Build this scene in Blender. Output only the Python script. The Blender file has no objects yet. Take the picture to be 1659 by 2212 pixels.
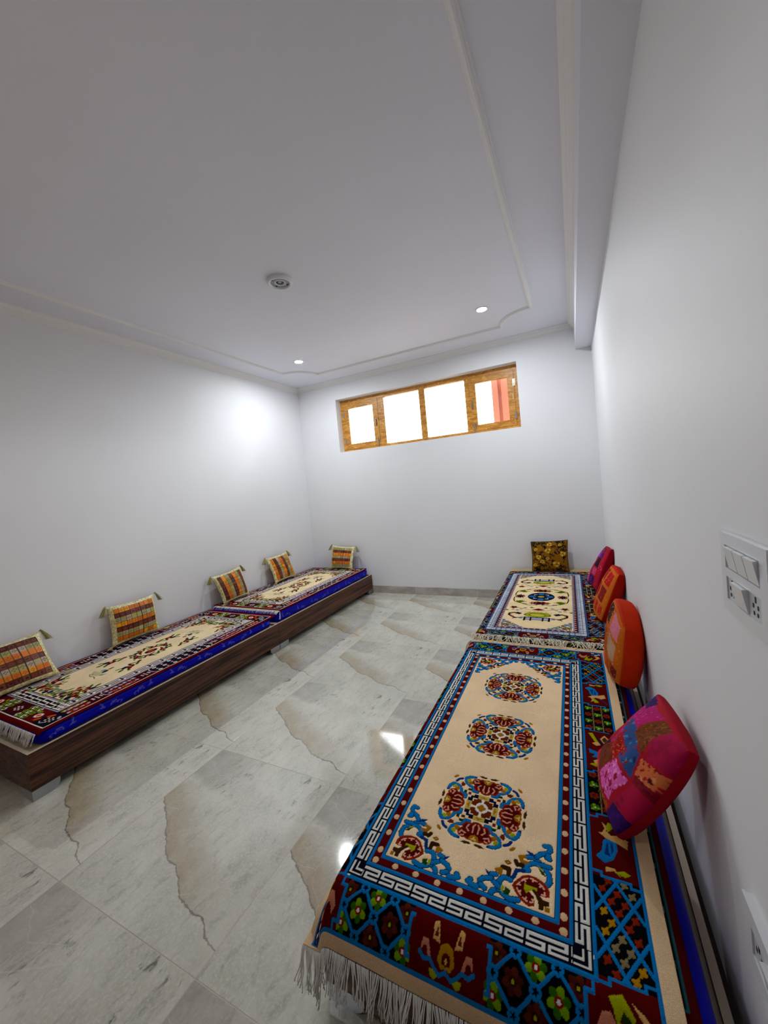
import bpy, bmesh, math, random
import numpy as np
from mathutils import Vector, Matrix
random.seed(7)
RNG = np.random.RandomState(11)
SC = bpy.context.scene
COL = SC.collection
PI = math.pi

# ------------------------------------------------------------------ helpers
def lin(c):
    if isinstance(c, str):
        c = [int(c[i:i+2], 16)/255 for i in (1, 3, 5)]
    return tuple(x/12.92 if x <= .04045 else ((x+.055)/1.055)**2.4 for x in c)

def tag(o, label=None, cat=None, group=None, kind=None):
    if label: o['label'] = label
    if cat: o['category'] = cat
    if group: o['group'] = group
    if kind: o['kind'] = kind
    return o

def empty(name, loc, label, cat, group=None):
    o = bpy.data.objects.new(name, None)
    o.empty_display_size = .1
    COL.objects.link(o); o.location = loc
    return tag(o, label, cat, group)

def link(name, me, mats, parent=None, smooth=False):
    for m in (mats if isinstance(mats, (list, tuple)) else [mats]):
        me.materials.append(m)
    o = bpy.data.objects.new(name, me); COL.objects.link(o)
    if parent is not None:
        o.parent = parent
        o.matrix_parent_inverse = Matrix.Translation(parent.location).inverted() if parent.parent is None and parent.type == 'EMPTY' else Matrix.Identity(4)
    if smooth:
        me.polygons.foreach_set('use_smooth', [True]*len(me.polygons))
    return o

def from_bm(name, bm, mats, parent=None, smooth=False):
    me = bpy.data.meshes.new(name); bmesh.ops.recalc_face_normals(bm, faces=bm.faces[:])
    bm.to_mesh(me); bm.free()
    return link(name, me, mats, parent, smooth)

def box(bm, x0, x1, y0, y1, z0, z1, mi=0, topmi=None):
    v = [bm.verts.new(p) for p in ((x0,y0,z0),(x1,y0,z0),(x1,y1,z0),(x0,y1,z0),(x0,y0,z1),(x1,y0,z1),(x1,y1,z1),(x0,y1,z1))]
    for k, f in enumerate(((3,2,1,0),(4,5,6,7),(0,1,5,4),(1,2,6,5),(2,3,7,6),(3,0,4,7))):
        fc = bm.faces.new([v[i] for i in f]); fc.material_index = topmi if (k == 1 and topmi is not None) else mi

def extrude_poly(bm, pts, ax, a0, a1, mi=0):
    """closed 2-D outline extruded along an axis; pts are the two other coordinates in axis order"""
    def P(p, a):
        return {0: (a, p[0], p[1]), 1: (p[0], a, p[1]), 2: (p[0], p[1], a)}[ax]
    A = [bm.verts.new(P(p, a0)) for p in pts]; B = [bm.verts.new(P(p, a1)) for p in pts]
    n = len(pts)
    for i in range(n):
        bm.faces.new((A[i], A[(i+1) % n], B[(i+1) % n], B[i])).material_index = mi
    bm.faces.new(A[::-1]).material_index = mi; bm.faces.new(B).material_index = mi

def lathe(bm, c, prof, n=48, mi=0):
    """prof: list of (r,z) ; axis z through c"""
    rings = []
    for r, z in prof:
        if r < 1e-6: rings.append([bm.verts.new((c[0], c[1], c[2]+z))])
        else: rings.append([bm.verts.new((c[0]+r*math.cos(2*PI*k/n), c[1]+r*math.sin(2*PI*k/n), c[2]+z)) for k in range(n)])
    for a, b in zip(rings, rings[1:]):
        for k in range(n):
            k2 = (k+1) % n
            f = [a[k % len(a)], a[k2 % len(a)], b[k2 % len(b)], b[k % len(b)]]
            f = list(dict.fromkeys(f))
            if len(f) > 2: bm.faces.new(f).material_index = mi

def tube(verts, faces, pts, r, n=4, taper=1.0):
    """append a thin tube along pts to vertex/face lists"""
    pts = [Vector(p) for p in pts]; base = len(verts); m = len(pts)
    for i, p in enumerate(pts):
        d = (pts[min(i+1, m-1)]-pts[max(i-1, 0)]).normalized()
        u = d.cross(Vector((.31, .17, .93))).normalized(); w = d.cross(u)
        rr = r*(1-(1-taper)*i/(m-1))
        for k in range(n):
            a = 2*PI*k/n; verts.append(p+u*(rr*math.cos(a))+w*(rr*math.sin(a)))
    for i in range(m-1):
        for k in range(n):
            k2 = (k+1) % n
            faces.append((base+i*n+k, base+i*n+k2, base+(i+1)*n+k2, base+(i+1)*n+k))
    faces.append(tuple(base+k for k in range(n))[::-1]); faces.append(tuple(base+(m-1)*n+k for k in range(n)))

def mesh_obj(name, verts, faces, mats, parent=None, smooth=True):
    me = bpy.data.meshes.new(name); me.from_pydata([tuple(v) for v in verts], [], faces); me.update()
    return link(name, me, mats, parent, smooth)

# ------------------------------------------------------------------ node helpers
class NT:
    def __init__(s, name):
        s.m = bpy.data.materials.new(name); s.m.use_nodes = True; s.t = s.m.node_tree; s.t.nodes.clear()
        s.out = s.t.nodes.new('ShaderNodeOutputMaterial')
    def n(s, typ, **kw):
        nd = s.t.nodes.new('ShaderNode'+typ)
        for k, v in kw.items():
            if k.startswith('_'): setattr(nd, k[1:], v)
            else:
                key = int(k[1:]) if k[0] == 'i' and k[1:].isdigit() else k.replace('__', ' ')
                s.set(nd.inputs[key], v)
        return nd
    def set(s, sock, v):
        if isinstance(v, bpy.types.NodeSocket): s.t.links.new(v, sock)
        elif hasattr(v, 'outputs'): s.t.links.new(v.outputs[0], sock)
        else:
            if isinstance(v, tuple) and len(v) == 3 and sock.type == 'RGBA': v = (*v, 1)
            sock.default_value = v
    def math(s, op, a, b=0.0, c=None, clamp=False):
        nd = s.t.nodes.new('ShaderNodeMath'); nd.operation = op; nd.use_clamp = clamp
        s.set(nd.inputs[0], a); s.set(nd.inputs[1], b)
        if c is not None: s.set(nd.inputs[2], c)
        return nd.outputs[0]
    def mix(s, f, a, b, blend='MIX'):
        nd = s.t.nodes.new('ShaderNodeMix'); nd.data_type = 'RGBA'; nd.blend_type = blend
        s.set(nd.inputs[0], f); s.set(nd.inputs[6], a); s.set(nd.inputs[7], b)
        return nd.outputs[2]
    def ramp(s, f, lo, hi):
        nd = s.t.nodes.new('ShaderNodeMapRange'); nd.interpolation_type = 'SMOOTHSTEP'
        s.set(nd.inputs[0], f); nd.inputs[1].default_value = lo; nd.inputs[2].default_value = hi
        return nd.outputs[0]
    def noise(s, vec=None, scale=5., detail=4., rough=.55, dist=0.):
        nd = s.t.nodes.new('ShaderNodeTexNoise')
        if vec is not None: s.set(nd.inputs['Vector'], vec)
        nd.inputs['Scale'].default_value = scale; nd.inputs['Detail'].default_value = detail
        nd.inputs['Roughness'].default_value = rough; nd.inputs['Distortion'].default_value = dist
        return nd.outputs[0]
    def map(s, vec, scale=(1,1,1), rot=(0,0,0), loc=(0,0,0)):
        nd = s.t.nodes.new('ShaderNodeMapping'); s.set(nd.inputs[0], vec)
        nd.inputs['Scale'].default_value = scale; nd.inputs['Rotation'].default_value = rot; nd.inputs['Location'].default_value = loc
        return nd.outputs[0]
    def pos(s): return s.t.nodes.new('ShaderNodeNewGeometry').outputs['Position']
    def bump(s, h, strength=.3, dist=.002):
        nd = s.t.nodes.new('ShaderNodeBump'); nd.inputs['Strength'].default_value = strength; nd.inputs['Distance'].default_value = dist
        s.set(nd.inputs['Height'], h); return nd.outputs[0]
    def pbr(s, color, rough=.5, metal=0., spec=.5, normal=None, sheen=0., emit=None, estr=0., coat=0.):
        p = s.t.nodes.new('ShaderNodeBsdfPrincipled')
        s.set(p.inputs['Base Color'], color); s.set(p.inputs['Roughness'], rough); s.set(p.inputs['Metallic'], metal)
        p.inputs['Specular IOR Level'].default_value = spec
        if sheen: p.inputs['Sheen Weight'].default_value = sheen; p.inputs['Sheen Roughness'].default_value = .5
        if coat: p.inputs['Coat Weight'].default_value = coat; p.inputs['Coat Roughness'].default_value = .05
        if normal is not None: s.set(p.inputs['Normal'], normal)
        if emit: p.inputs['Emission Color'].default_value = (*emit, 1); p.inputs['Emission Strength'].default_value = estr
        s.t.links.new(p.outputs[0], s.out.inputs[0]); return s.m

def plain(name, c, rough=.5, metal=0., spec=.5, var=.06, vscale=30., bump=0.):
    t = NT(name); c = lin(c)
    f = t.noise(t.pos(), vscale, 3)
    col = t.mix(f, tuple(x*(1-var) for x in c), tuple(min(1, x*(1+var)) for x in c))
    return t.pbr(col, rough, metal, spec, t.bump(f, bump, .002) if bump else None)

def paint_mat(name, c, rough=.6):
    t = NT(name); c = lin(c); p = t.pos()
    big = t.noise(p, .9, 3); fine = t.noise(p, 160, 2)
    col = t.mix(t.ramp(big, .3, .7), tuple(x*.965 for x in c), c)
    roll = t.noise(t.map(p, (60, 60, 4)), 1., 2)
    h = t.math('ADD', t.math('MULTIPLY', fine, .5), roll)
    return t.pbr(col, rough, 0, .3, t.bump(h, .06, .001))

def attr_mat(name, rough=.9, sheen=.25, grain=700., gvar=.22, spec=.2, bump=.5, coat=0.):
    t = NT(name)
    a = t.n('Attribute', _attribute_name='Col').outputs['Color']
    p = t.pos()
    f = t.noise(p, grain, 2, .7); b = t.noise(p, 6., 3)
    col = t.mix(1., a, t.mix(t.ramp(f, .25, .75), (1-gvar,)*3, (1+gvar*.45,)*3), 'MULTIPLY')
    col = t.mix(1., col, t.mix(t.ramp(b, .3, .7), (.9, .9, .9), (1.04, 1.04, 1.04)), 'MULTIPLY')
    return t.pbr(col, rough, 0, spec, t.bump(f, bump, .0015), sheen, coat=coat)

# ------------------------------------------------------------------ woven-pattern raster (stored as vertex colours of a fine mesh)
_DYE = {}
def dye(c):
    """wool / cotton dye: the sRGB swatch made a little deeper and more saturated"""
    if c not in _DYE:
        l = np.array(lin(c)); m = l@np.array([.25, .6, .15]); l = np.clip(m+(l-m)*1.22, 0, 1)
        _DYE[c] = tuple(l**1.12)
    return _DYE[c]

class Canvas:
    def __init__(s, x0, x1, y0, y1, res, bg):
        s.nx = max(2, int(round((x1-x0)/res))+1); s.ny = max(2, int(round((y1-y0)/res))+1)
        s.xs = np.linspace(x0, x1, s.nx); s.ys = np.linspace(y0, y1, s.ny)
        s.c = np.empty((s.ny, s.nx, 3)); s.c[:] = dye(bg)
        s.tf = (1, 1, 0, 0, 0)
    def T(s, sx=1, sy=1, ox=0, oy=0, rot=0): s.tf = (sx, sy, ox, oy, rot); return s
    def _p(s, pts):
        sx, sy, ox, oy, r = s.tf; p = np.array(pts, float).reshape(-1, 2)*(sx, sy)
        if r: c, q = math.cos(r), math.sin(r); p = p@np.array([[c, q], [-q, c]])
        return p+(ox, oy)
    def _win(s, lo, hi):
        i0, i1 = np.searchsorted(s.xs, lo[0]-1e-9), np.searchsorted(s.xs, hi[0]+1e-9)
        j0, j1 = np.searchsorted(s.ys, lo[1]-1e-9), np.searchsorted(s.ys, hi[1]+1e-9)
        if i0 >= i1 or j0 >= j1: return None
        X, Y = np.meshgrid(s.xs[i0:i1], s.ys[j0:j1]); return X, Y, s.c[j0:j1, i0:i1]
    def poly(s, pts, col):
        p = s._p(pts); w = s._win(p.min(0), p.max(0))
        if w is None: return
        X, Y, C = w; m = np.zeros(X.shape, bool)
        for (xa, ya), (xb, yb) in zip(p, np.roll(p, -1, 0)):
            if ya == yb: continue
            m ^= ((ya > Y) != (yb > Y)) & (X < (xb-xa)*(Y-ya)/(yb-ya)+xa)
        C[m] = dye(col)
    def line(s, pts, wd, col, closed=False):
        p = s._p(pts)
        if closed: p = np.vstack([p, p[:1]])
        w = s._win(p.min(0)-wd, p.max(0)+wd)
        if w is None: return
        X, Y, C = w; m = np.zeros(X.shape, bool)
        for a, b in zip(p[:-1], p[1:]):
            d = b-a; L = max(d@d, 1e-12); t = np.clip(((X-a[0])*d[0]+(Y-a[1])*d[1])/L, 0, 1)
            m |= (X-a[0]-t*d[0])**2+(Y-a[1]-t*d[1])**2 < (wd/2)**2
        C[m] = dye(col)
    def ell(s, x, y, rx, ry, col, ang=0., lobes=0, depth=.15):
        c = s._p([(x, y)])[0]; R = max(rx, ry)*1.3; w = s._win(c-R, c+R)
        if w is None: return
        X, Y, C = w; sx, sy, _, _, r = s.tf
        a = ang if sx*sy > 0 else -ang; a += r
        dx, dy = X-c[0], Y-c[1]; u = (dx*math.cos(a)+dy*math.sin(a))/rx; v = (-dx*math.sin(a)+dy*math.cos(a))/ry
        q = np.hypot(u, v)
        lim = 1+depth*np.cos(lobes*np.arctan2(v, u)) if lobes else 1
        C[q < lim] = dye(col)
    def rect(s, x0, x1, y0, y1, col): s.poly([(x0, y0), (x1, y0), (x1, y1), (x0, y1)], col)
    def frame(s, hx, hy, col): s.rect(-hx, hx, -hy, hy, col)
    def relief(s):
        d = np.zeros((s.ny, s.nx))
        gx = np.abs(np.diff(s.c, axis=1)).sum(2) > .06; gy = np.abs(np.diff(s.c, axis=0)).sum(2) > .06
        d[:, 1:] += gx; d[:, :-1] += gx; d[1:] += gy; d[:-1] += gy
        d = np.clip(d, 0, 1)
        return (d+np.roll(d, 1, 0)+np.roll(d, -1, 0)+np.roll(d, 1, 1)+np.roll(d, -1, 1))/5

def grid_mesh(name, P, colors, mat, parent, skirt=.006, cap=None):
    """P: (ny,nx,3) points, colours the same; edge is folded down by skirt to give thickness"""
    ny, nx = P.shape[:2]; idx = np.arange(ny*nx).reshape(ny, nx)
    f = np.stack([idx[:-1, :-1], idx[:-1, 1:], idx[1:, 1:], idx[1:, :-1]], -1).reshape(-1, 4)
    V = P.reshape(-1, 3); Cc = colors.reshape(-1, 3)
    if skirt:
        ring = np.concatenate([idx[0, :-1], idx[:-1, -1], idx[-1, :0:-1], idx[:0:-1, 0]])
        n = ny*nx; k = len(ring)
        # offset along the inverse local normal
        du = np.gradient(P, axis=1); dv = np.gradient(P, axis=0); N = np.cross(du, dv).reshape(-1, 3)
        N /= np.linalg.norm(N, axis=1)[:, None]+1e-12
        V = np.vstack([V, V[ring]-N[ring]*skirt]); Cc = np.vstack([Cc, Cc[ring]])
        a = np.arange(k); b = (a+1) % k
        f = np.vstack([f, np.stack([ring[b], ring[a], n+a, n+b], -1)])
    me = bpy.data.meshes.new(name)
    me.vertices.add(len(V)); me.vertices.foreach_set('co', V.astype(np.float32).ravel())
    me.loops.add(f.size); me.loops.foreach_set('vertex_index', f.astype(np.int32).ravel())
    me.polygons.add(len(f)); me.polygons.foreach_set('loop_start', np.arange(0, f.size, 4, dtype=np.int32))
    me.polygons.foreach_set('loop_total', np.full(len(f), 4, np.int32))
    me.update(calc_edges=True)
    at = me.color_attributes.new('Col', 'FLOAT_COLOR', 'POINT')
    at.data.foreach_set('color', np.hstack([Cc, np.ones((len(Cc), 1))]).astype(np.float32).ravel())
    me.validate()
    return link(name, me, mat, parent, True)

# ------------------------------------------------------------------ materials
M_WALL = paint_mat('white_wall_paint', '#eff0f2')
M_CEIL = paint_mat('white_ceiling_paint', '#edeef8')
M_TRIM = plain('white_plaster_moulding', '#f0efee', .55, var=.02)
M_PLAST = plain('white_switch_plastic', '#e2e4e8', .3, var=.02)
M_SOCK = plain('grey_white_socket_plastic', '#c9ccd0', .35, var=.03)
M_DARK = plain('dark_slot', '#151519', .6)
M_REDREFL = plain('painted_red_reflection', '#5a0f1c', .4)  # reflection inside the switch cutout, put into the base colour
M_CHROME = plain('brushed_chrome_leg', '#a4a7ac', .3, 1., var=.05, vscale=200)
M_STEEL = plain('steel_hardware', '#b9b2a2', .3, .9)
M_TAN = plain('tan_edge_band', '#c9b79c', .6, var=.08)
M_DECK = plain('plywood_deck', '#b3a78a', .7, var=.15, vscale=12)
M_GREY = plain('grey_vent_plastic', '#a3a7b4', .4, var=.03)
M_FRINGE = plain('cotton_fringe', '#faf7f0', .9, 0, .1, var=.1, vscale=300)
M_FRINGE2 = plain('cream_fringe', '#f1e8d0', .9, 0, .1, var=.12, vscale=300)
M_RUG = attr_mat('wool_pile', 1., .0, 520., .26, .05, .8)
M_RUGF = attr_mat('wool_pile_far', 1., .0, 380., .2, .05, .7)
M_BROC = attr_mat('brocade', .5, .0, 900., .16, .35, .35)
M_GOLD = None
M_COTT = attr_mat('patchwork_cotton', .8, .0, 420., .18, .15, .5)
M_SATIN = attr_mat('blue_satin', .38, 0., 25., .05, .12, .05)

def gold_mat():
    t = NT('gold_satin_trim'); p = t.pos()
    f = t.noise(p, 55, 3, .6, .6)
    col = t.mix(t.ramp(f, .35, .7), lin('#bdb168'), lin('#fbf3c6'))
    return t.pbr(col, .3, .0, .6, t.bump(f, .6, .004))
M_GOLD = gold_mat()
def tassel_mat():
    t = NT('gold_tassel_thread'); f = t.noise(t.pos(), 260, 2)
    return t.pbr(t.mix(f, lin('#857d3c'), lin('#d2c984')), .5, 0, .3)
M_TASS = tassel_mat()
def cloth(name, c, fold=9.):
    t = NT(name); c = lin(c); p = t.pos(); f = t.noise(p, fold, 3, .5, .4); w = t.noise(p, 420, 2)
    col = t.mix(t.ramp(f, .3, .7), tuple(x*.86 for x in c), c)
    col = t.mix(1., col, t.mix(w, (.88,)*3, (1.06,)*3), 'MULTIPLY')
    return t.pbr(col, .85, 0, .12, t.bump(t.math('ADD', t.math('MULTIPLY', f, 6.), w), .35, .003))
M_REDCLOTH = cloth('crimson_cotton_back', '#a8041f'); M_ORCLOTH = cloth('orange_cotton_back', '#cf2c02'); M_ORCLOTH2 = cloth('red_orange_cotton_back', '#b81802')
M_BROWNBACK = cloth('ochre_cotton_back', '#9b5a1c')

def walnut():
    t = NT('walnut_laminate'); p = t.pos()
    g = t.noise(t.map(p, (9, 1.1, 34)), 1., 6, .62, 1.4)
    fine = t.noise(t.map(p, (60, 5, 210)), 1., 3, .6)
    col = t.mix(t.ramp(g, .34, .66), lin('#1e0f08'), lin('#6a412b'))
    col = t.mix(t.math('MULTIPLY', t.ramp(fine, .5, .75), .5), col, lin('#120805'))
    return t.pbr(col, .42, 0, .3, t.bump(fine, .08, .001))
M_WALNUT = walnut()
def honey():
    t = NT('honey_varnished_pine'); p = t.pos()
    g = t.noise(t.map(p, (7, 30, 30)), 1., 5, .6, 1.2); sp = t.noise(p, 26, 2)
    col = t.mix(t.ramp(g, .32, .68), lin('#b06f1c'), lin('#e2a548'))
    col = t.mix(t.ramp(sp, .66, .72), col, lin('#efc777'))
    col = t.mix(t.ramp(sp, .26, .22), col, lin('#7a450f'))
    return t.pbr(col, .4, 0, .5, t.bump(g, .1, .002))
M_HONEY = honey()
def glass_mat():
    t = NT('window_glass')
    tr = t.n('BsdfTransparent'); gl = t.n('BsdfGlossy', Roughness=.02); fr = t.n('Fresnel', IOR=1.45)
    mx = t.n('MixShader', i0=fr.outputs[0], i1=tr.outputs[0], i2=gl.outputs[0]); t.t.links.new(mx.outputs[0], t.out.inputs[0]); return t.m
M_GLASS = glass_mat()
M_SALMON = plain('salmon_paint', '#b0735f', .6, var=.08, vscale=3)

TX, TY, TS = 1.6034, -3.9101, .8      # tile grid origin and tile size
def tile_coords(t):
    sep = t.n('SeparateXYZ', Vector=t.pos())
    a = t.math('DIVIDE', t.math('SUBTRACT', sep.outputs[0], TX-40*TS), TS); b = t.math('DIVIDE', t.math('SUBTRACT', sep.outputs[1], TY-40*TS), TS)
    return t.math('FRACT', a), t.math('FRACT', b), t.math('FLOOR', a), t.math('FLOOR', b)
def floor_mat():
    t = NT('polished_stone_tile'); u, v, iu, iv = tile_coords(t)
    uv = t.n('CombineXYZ', X=u, Y=v).outputs[0]
    wob = t.math('MULTIPLY', t.math('SUBTRACT', t.noise(uv, 17, 5, .65), .5), .05)
    fc = t.n('FloatCurve', Value=u); cm = fc.mapping; cv = cm.curves[0]
    pts = [(0, .548), (.2, .43), (.38, .302), (.432, .281), (.505, .275), (.655, .182), (.79, .152), (.83, .158), (.95, .1), (1, .088)]
    cv.points[0].location = pts[0]; cv.points[1].location = pts[-1]
    for q in pts[1:-1]: cv.points.new(*q)
    for q in cv.points: q.handle_type = 'VECTOR'
    cm.update()
    d = t.math('SUBTRACT', v, t.math('ADD', fc.outputs[0], wob))      # >0 beyond the torn edge
    dist = t.noise(t.map(uv, (1, 1, 1)), 5, 5, .6)
    uvd = t.n('VectorMath', _operation='ADD', i0=uv, i1=t.n('CombineXYZ', X=t.math('MULTIPLY', dist, .12), Y=t.math('MULTIPLY', dist, .1)).outputs[0]).outputs[0]
    streak = t.noise(t.map(uvd, (22, 7, 1), (0, 0, -.5)), 1., 5, .62)
    cloud = t.noise(uv, 3.4, 4, .6); fine = t.noise(uv, 70, 4, .7)
    base = t.mix(t.ramp(cloud, .3, .7), lin('#bfbdac'), lin('#d8d6c6'))
    base = t.mix(t.math('MULTIPLY', t.ramp(streak, .5, .7), .5), base, lin('#8f8e80'))
    base = t.mix(t.math('MULTIPLY', t.ramp(fine, .42, .7), .5), base, lin('#e6e5d9'))
    # tan stained slab beyond the torn edge
    fade = t.math('MULTIPLY', t.ramp(d, .0, .006), t.ramp(d, .27, .0))
    fade = t.math('MULTIPLY', fade, t.ramp(u, .97, .55))
    patch = t.ramp(t.noise(uv, 6, 4, .6), .3, .65)
    base = t.mix(t.math('MULTIPLY', t.math('MULTIPLY', fade, .85), t.math('ADD', .55, t.math('MULTIPLY', patch, .45))), base, lin('#a58f66'))
    ln = t.math('MULTIPLY', t.ramp(t.math('ABSOLUTE', d), .0065, .001), .75)
    base = t.mix(ln, base, lin('#5b4c33'))
    # upper slab: cooler grey with dark flecks, pale vein on its edge
    vein_v = t.math('ADD', t.math('ADD', .705, t.math('ADD', t.math('MULTIPLY', wob, 1.3), t.math('MULTIPLY', t.math('SUBTRACT', t.noise(uv, 2.3, 3), .5), .22))), t.math('MULTIPLY', u, -.07))
    dv = t.math('SUBTRACT', v, vein_v)
    up = t.ramp(dv, .0, .06)
    flecks = t.ramp(t.noise(t.map(uvd, (30, 12, 1), (0, 0, -.5), (3, 1, 0)), 1., 4, .6), .54, .7)
    reg = t.math('MULTIPLY', t.ramp(t.noise(uv, 4.3, 2), .42, .62), up)
    base = t.mix(t.math('MULTIPLY', t.math('MULTIPLY', flecks, reg), .9), base, lin('#5c5a52'))
    base = t.mix(t.math('MULTIPLY', up, t.math('MULTIPLY', t.ramp(t.math('ADD', u, t.math('MULTIPLY', t.noise(uv, 9, 4, .6), .5)), .85, .1), .75)), base, lin('#979286'))
    base = t.mix(t.math('MULTIPLY', t.math('MULTIPLY', t.ramp(t.math('ABSOLUTE', dv), .016, .0), .45), t.ramp(cloud, .35, .6)), base, lin('#d8d6cb'))
    # thin pale veins across the tile
    vo = t.n('TexVoronoi', _feature='DISTANCE_TO_EDGE', Vector=uvd, Scale=3.1).outputs[0]
    base = t.mix(t.math('MULTIPLY', t.ramp(vo, .008, .0), .4), base, lin('#dcdad0'))
    # right end of the tile runs lighter
    base = t.mix(t.math('MULTIPLY', t.ramp(u, .82, 1.), t.math('MULTIPLY', t.ramp(v, .45, .0), .35)), base, lin('#d4d2c6'))
    cellv = t.n('TexWhiteNoise', _noise_dimensions='2D', Vector=t.n('CombineXYZ', X=iu, Y=iv).outputs[0]).outputs[0]
    base = t.mix(1., base, t.mix(cellv, (.95, .95, .95), (1.03, 1.03, 1.03)), 'MULTIPLY')
    e = t.math('MINIMUM', t.math('MINIMUM', u, t.math('SUBTRACT', 1., u)), t.math('MINIMUM', v, t.math('SUBTRACT', 1., v)))
    gr = t.ramp(e, .0028, .0012)
    base = t.mix(gr, base, lin('#b5ae9d'))
    rough = t.math('ADD', .06, t.math('MULTIPLY', gr, .4))
    return t.pbr(base, rough, 0, 1., t.bump(t.math('MULTIPLY', gr, -1.), .4, .001), coat=.6)
M_FLOOR = floor_mat()
def skirting_mat():
    t = NT('stone_skirting'); p = t.pos(); u, v, iu, iv = tile_coords(t)
    g = t.noise(t.map(p, (5, 5, 14)), 1., 5, .6)
    col = t.mix(t.ramp(g, .3, .7), lin('#a59c93'), lin('#c6bfb8'))
    e = t.math('MINIMUM', u, t.math('SUBTRACT', 1., u))
    return t.pbr(t.mix(t.ramp(e, .003, .0015), col, lin('#dcd8d2')), .25, 0, .5)
M_SKIRT = skirting_mat()

# ------------------------------------------------------------------ room shell
W, H, D = 3.794, 2.97, -5.0           # width, height, front wall y
def structure(name, bm, mat, label=None, parent=None):
    o = from_bm(name, bm, mat, parent)
    if parent is None: o['kind'] = 'structure'
    if label: o['label'] = label
    return o
bm = bmesh.new(); box(bm, -.15, W+.15, D-.2, .25, -.1, 0); structure('floor', bm, M_FLOOR, 'polished grey stone tile floor')
bm = bmesh.new(); box(bm, -.15, W+.15, D-.2, .25, H, H+.1); structure('ceiling', bm, M_CEIL, 'white painted ceiling')
bm = bmesh.new(); box(bm, -.15, 0, D-.2, .25, 0, H); structure('wall_left', bm, M_WALL, 'white painted left wall')
bm = bmesh.new(); box(bm, W, W+.15, D-.2, .25, 0, H); structure('wall_right', bm, M_WALL, 'white painted right wall')
WX0, WX1, WZ0, WZ1 = .636, 3.05, 1.97, 2.702
bm = bmesh.new()
box(bm, 0, WX0, 0, .2, 0, H); box(bm, WX1, W, 0, .2, 0, H); box(bm, WX0, WX1, 0, .2, 0, WZ0); box(bm, WX0, WX1, 0, .2, WZ1, H)
structure('wall_back', bm, M_WALL, 'white back wall with the window opening')
DX0, DX1, DZ = .5, 1.4, 2.1
GX0, GX1, GZ0, GZ1 = 1.55, 2.4, 1.75, 2.25      # unseen window behind the camera, added to bring in extra daylight
bm = bmesh.new()
for q in ((0, DX0, 0, H), (DX0, DX1, DZ, H), (DX1, GX0, 0, H), (GX0, GX1, 0, GZ0), (GX0, GX1, GZ1, H), (GX1, W, 0, H)): box(bm, q[0], q[1], D-.15, D, q[2], q[3])
structure('wall_front', bm, M_WALNUT, 'unseen front wall, walnut clad to absorb bounce light, with a door and an added window')  # unseen wall; dark cladding picked to lower the bounce light near the camera
bm = bmesh.new()
for x0, x1, z0, z1 in ((GX0, GX0+.05, GZ0, GZ1), (GX1-.05, GX1, GZ0, GZ1), (GX0+.05, GX1-.05, GZ0, GZ0+.05), (GX0+.05, GX1-.05, GZ1-.05, GZ1), (1.98, 2.02, GZ0+.05, GZ1-.05)): box(bm, x0, x1, D-.12, D-.05, z0, z1)
structure('added_window', bm, M_HONEY, 'unseen wooden window added in the front wall for extra daylight')
bm = bmesh.new()
for x0, x1, z0, z1 in ((DX0, DX0+.06, 0, DZ), (DX1-.06, DX1, 0, DZ), (DX0+.06, DX1-.06, DZ-.06, DZ)): box(bm, x0, x1, D-.13, D+.01, z0, z1)
structure('door_1', bm, M_HONEY, 'closed wooden door in the front wall')
bm = bmesh.new(); box(bm, DX0+.06, DX1-.06, D-.1, D-.06, .005, DZ-.06)
for x0, x1 in ((DX0+.16, DX0+.48), (DX1-.48, DX1-.16)):
    for z0, z1 in ((.2, .9), (1.05, 1.9)): box(bm, x0, x1, D-.061, D-.05, z0, z1)
kid_door = from_bm('panel', bm, M_HONEY, bpy.data.objects['door_1'])
bm = bmesh.new(); box(bm, .0, W, -.012, 0, 0, .097); structure('baseboard_back', bm, M_SKIRT, 'stone tile skirting of the back wall')
bm = bmesh.new(); box(bm, 0, .01, D, -.012, 0, .097); structure('baseboard_left', bm, M_SKIRT)
bm = bmesh.new(); box(bm, W-.01, W, D, -.012, 0, .097); structure('baseboard_right', bm, M_SKIRT)
BX, BZ = 3.645, 2.692
bm = bmesh.new(); box(bm, BX, W, D, 0, BZ, H); structure('trim_1', bm, M_CEIL, 'boxed white beam along the top of the right wall')
# stepped cornice profile: (out from wall, below ceiling)
CP = [(0, 0), (.052, 0), (.052, -.007), (.046, -.011), (.043, -.018), (.034, -.028), (.031, -.029), (.031, -.034), (.022, -.042), (.014, -.047), (.014, -.051), (.009, -.055), (.009, -.06), (0, -.064)]
bm = bmesh.new(); extrude_poly(bm, [(a, H+b) for a, b in CP], 1, D, -.0); structure('trim_2', bm, M_TRIM, 'stepped cornice of the left wall')
bm = bmesh.new(); extrude_poly(bm, [(-a, H+b) for a, b in CP], 0, 0, BX); structure('trim_3', bm, M_TRIM, 'stepped cornice of the back wall')
bm = bmesh.new(); extrude_poly(bm, [(BX-a, H+b) for a, b in CP], 1, D, 0); structure('trim_4', bm, M_TRIM, 'stepped cornice along the beam')
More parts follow.
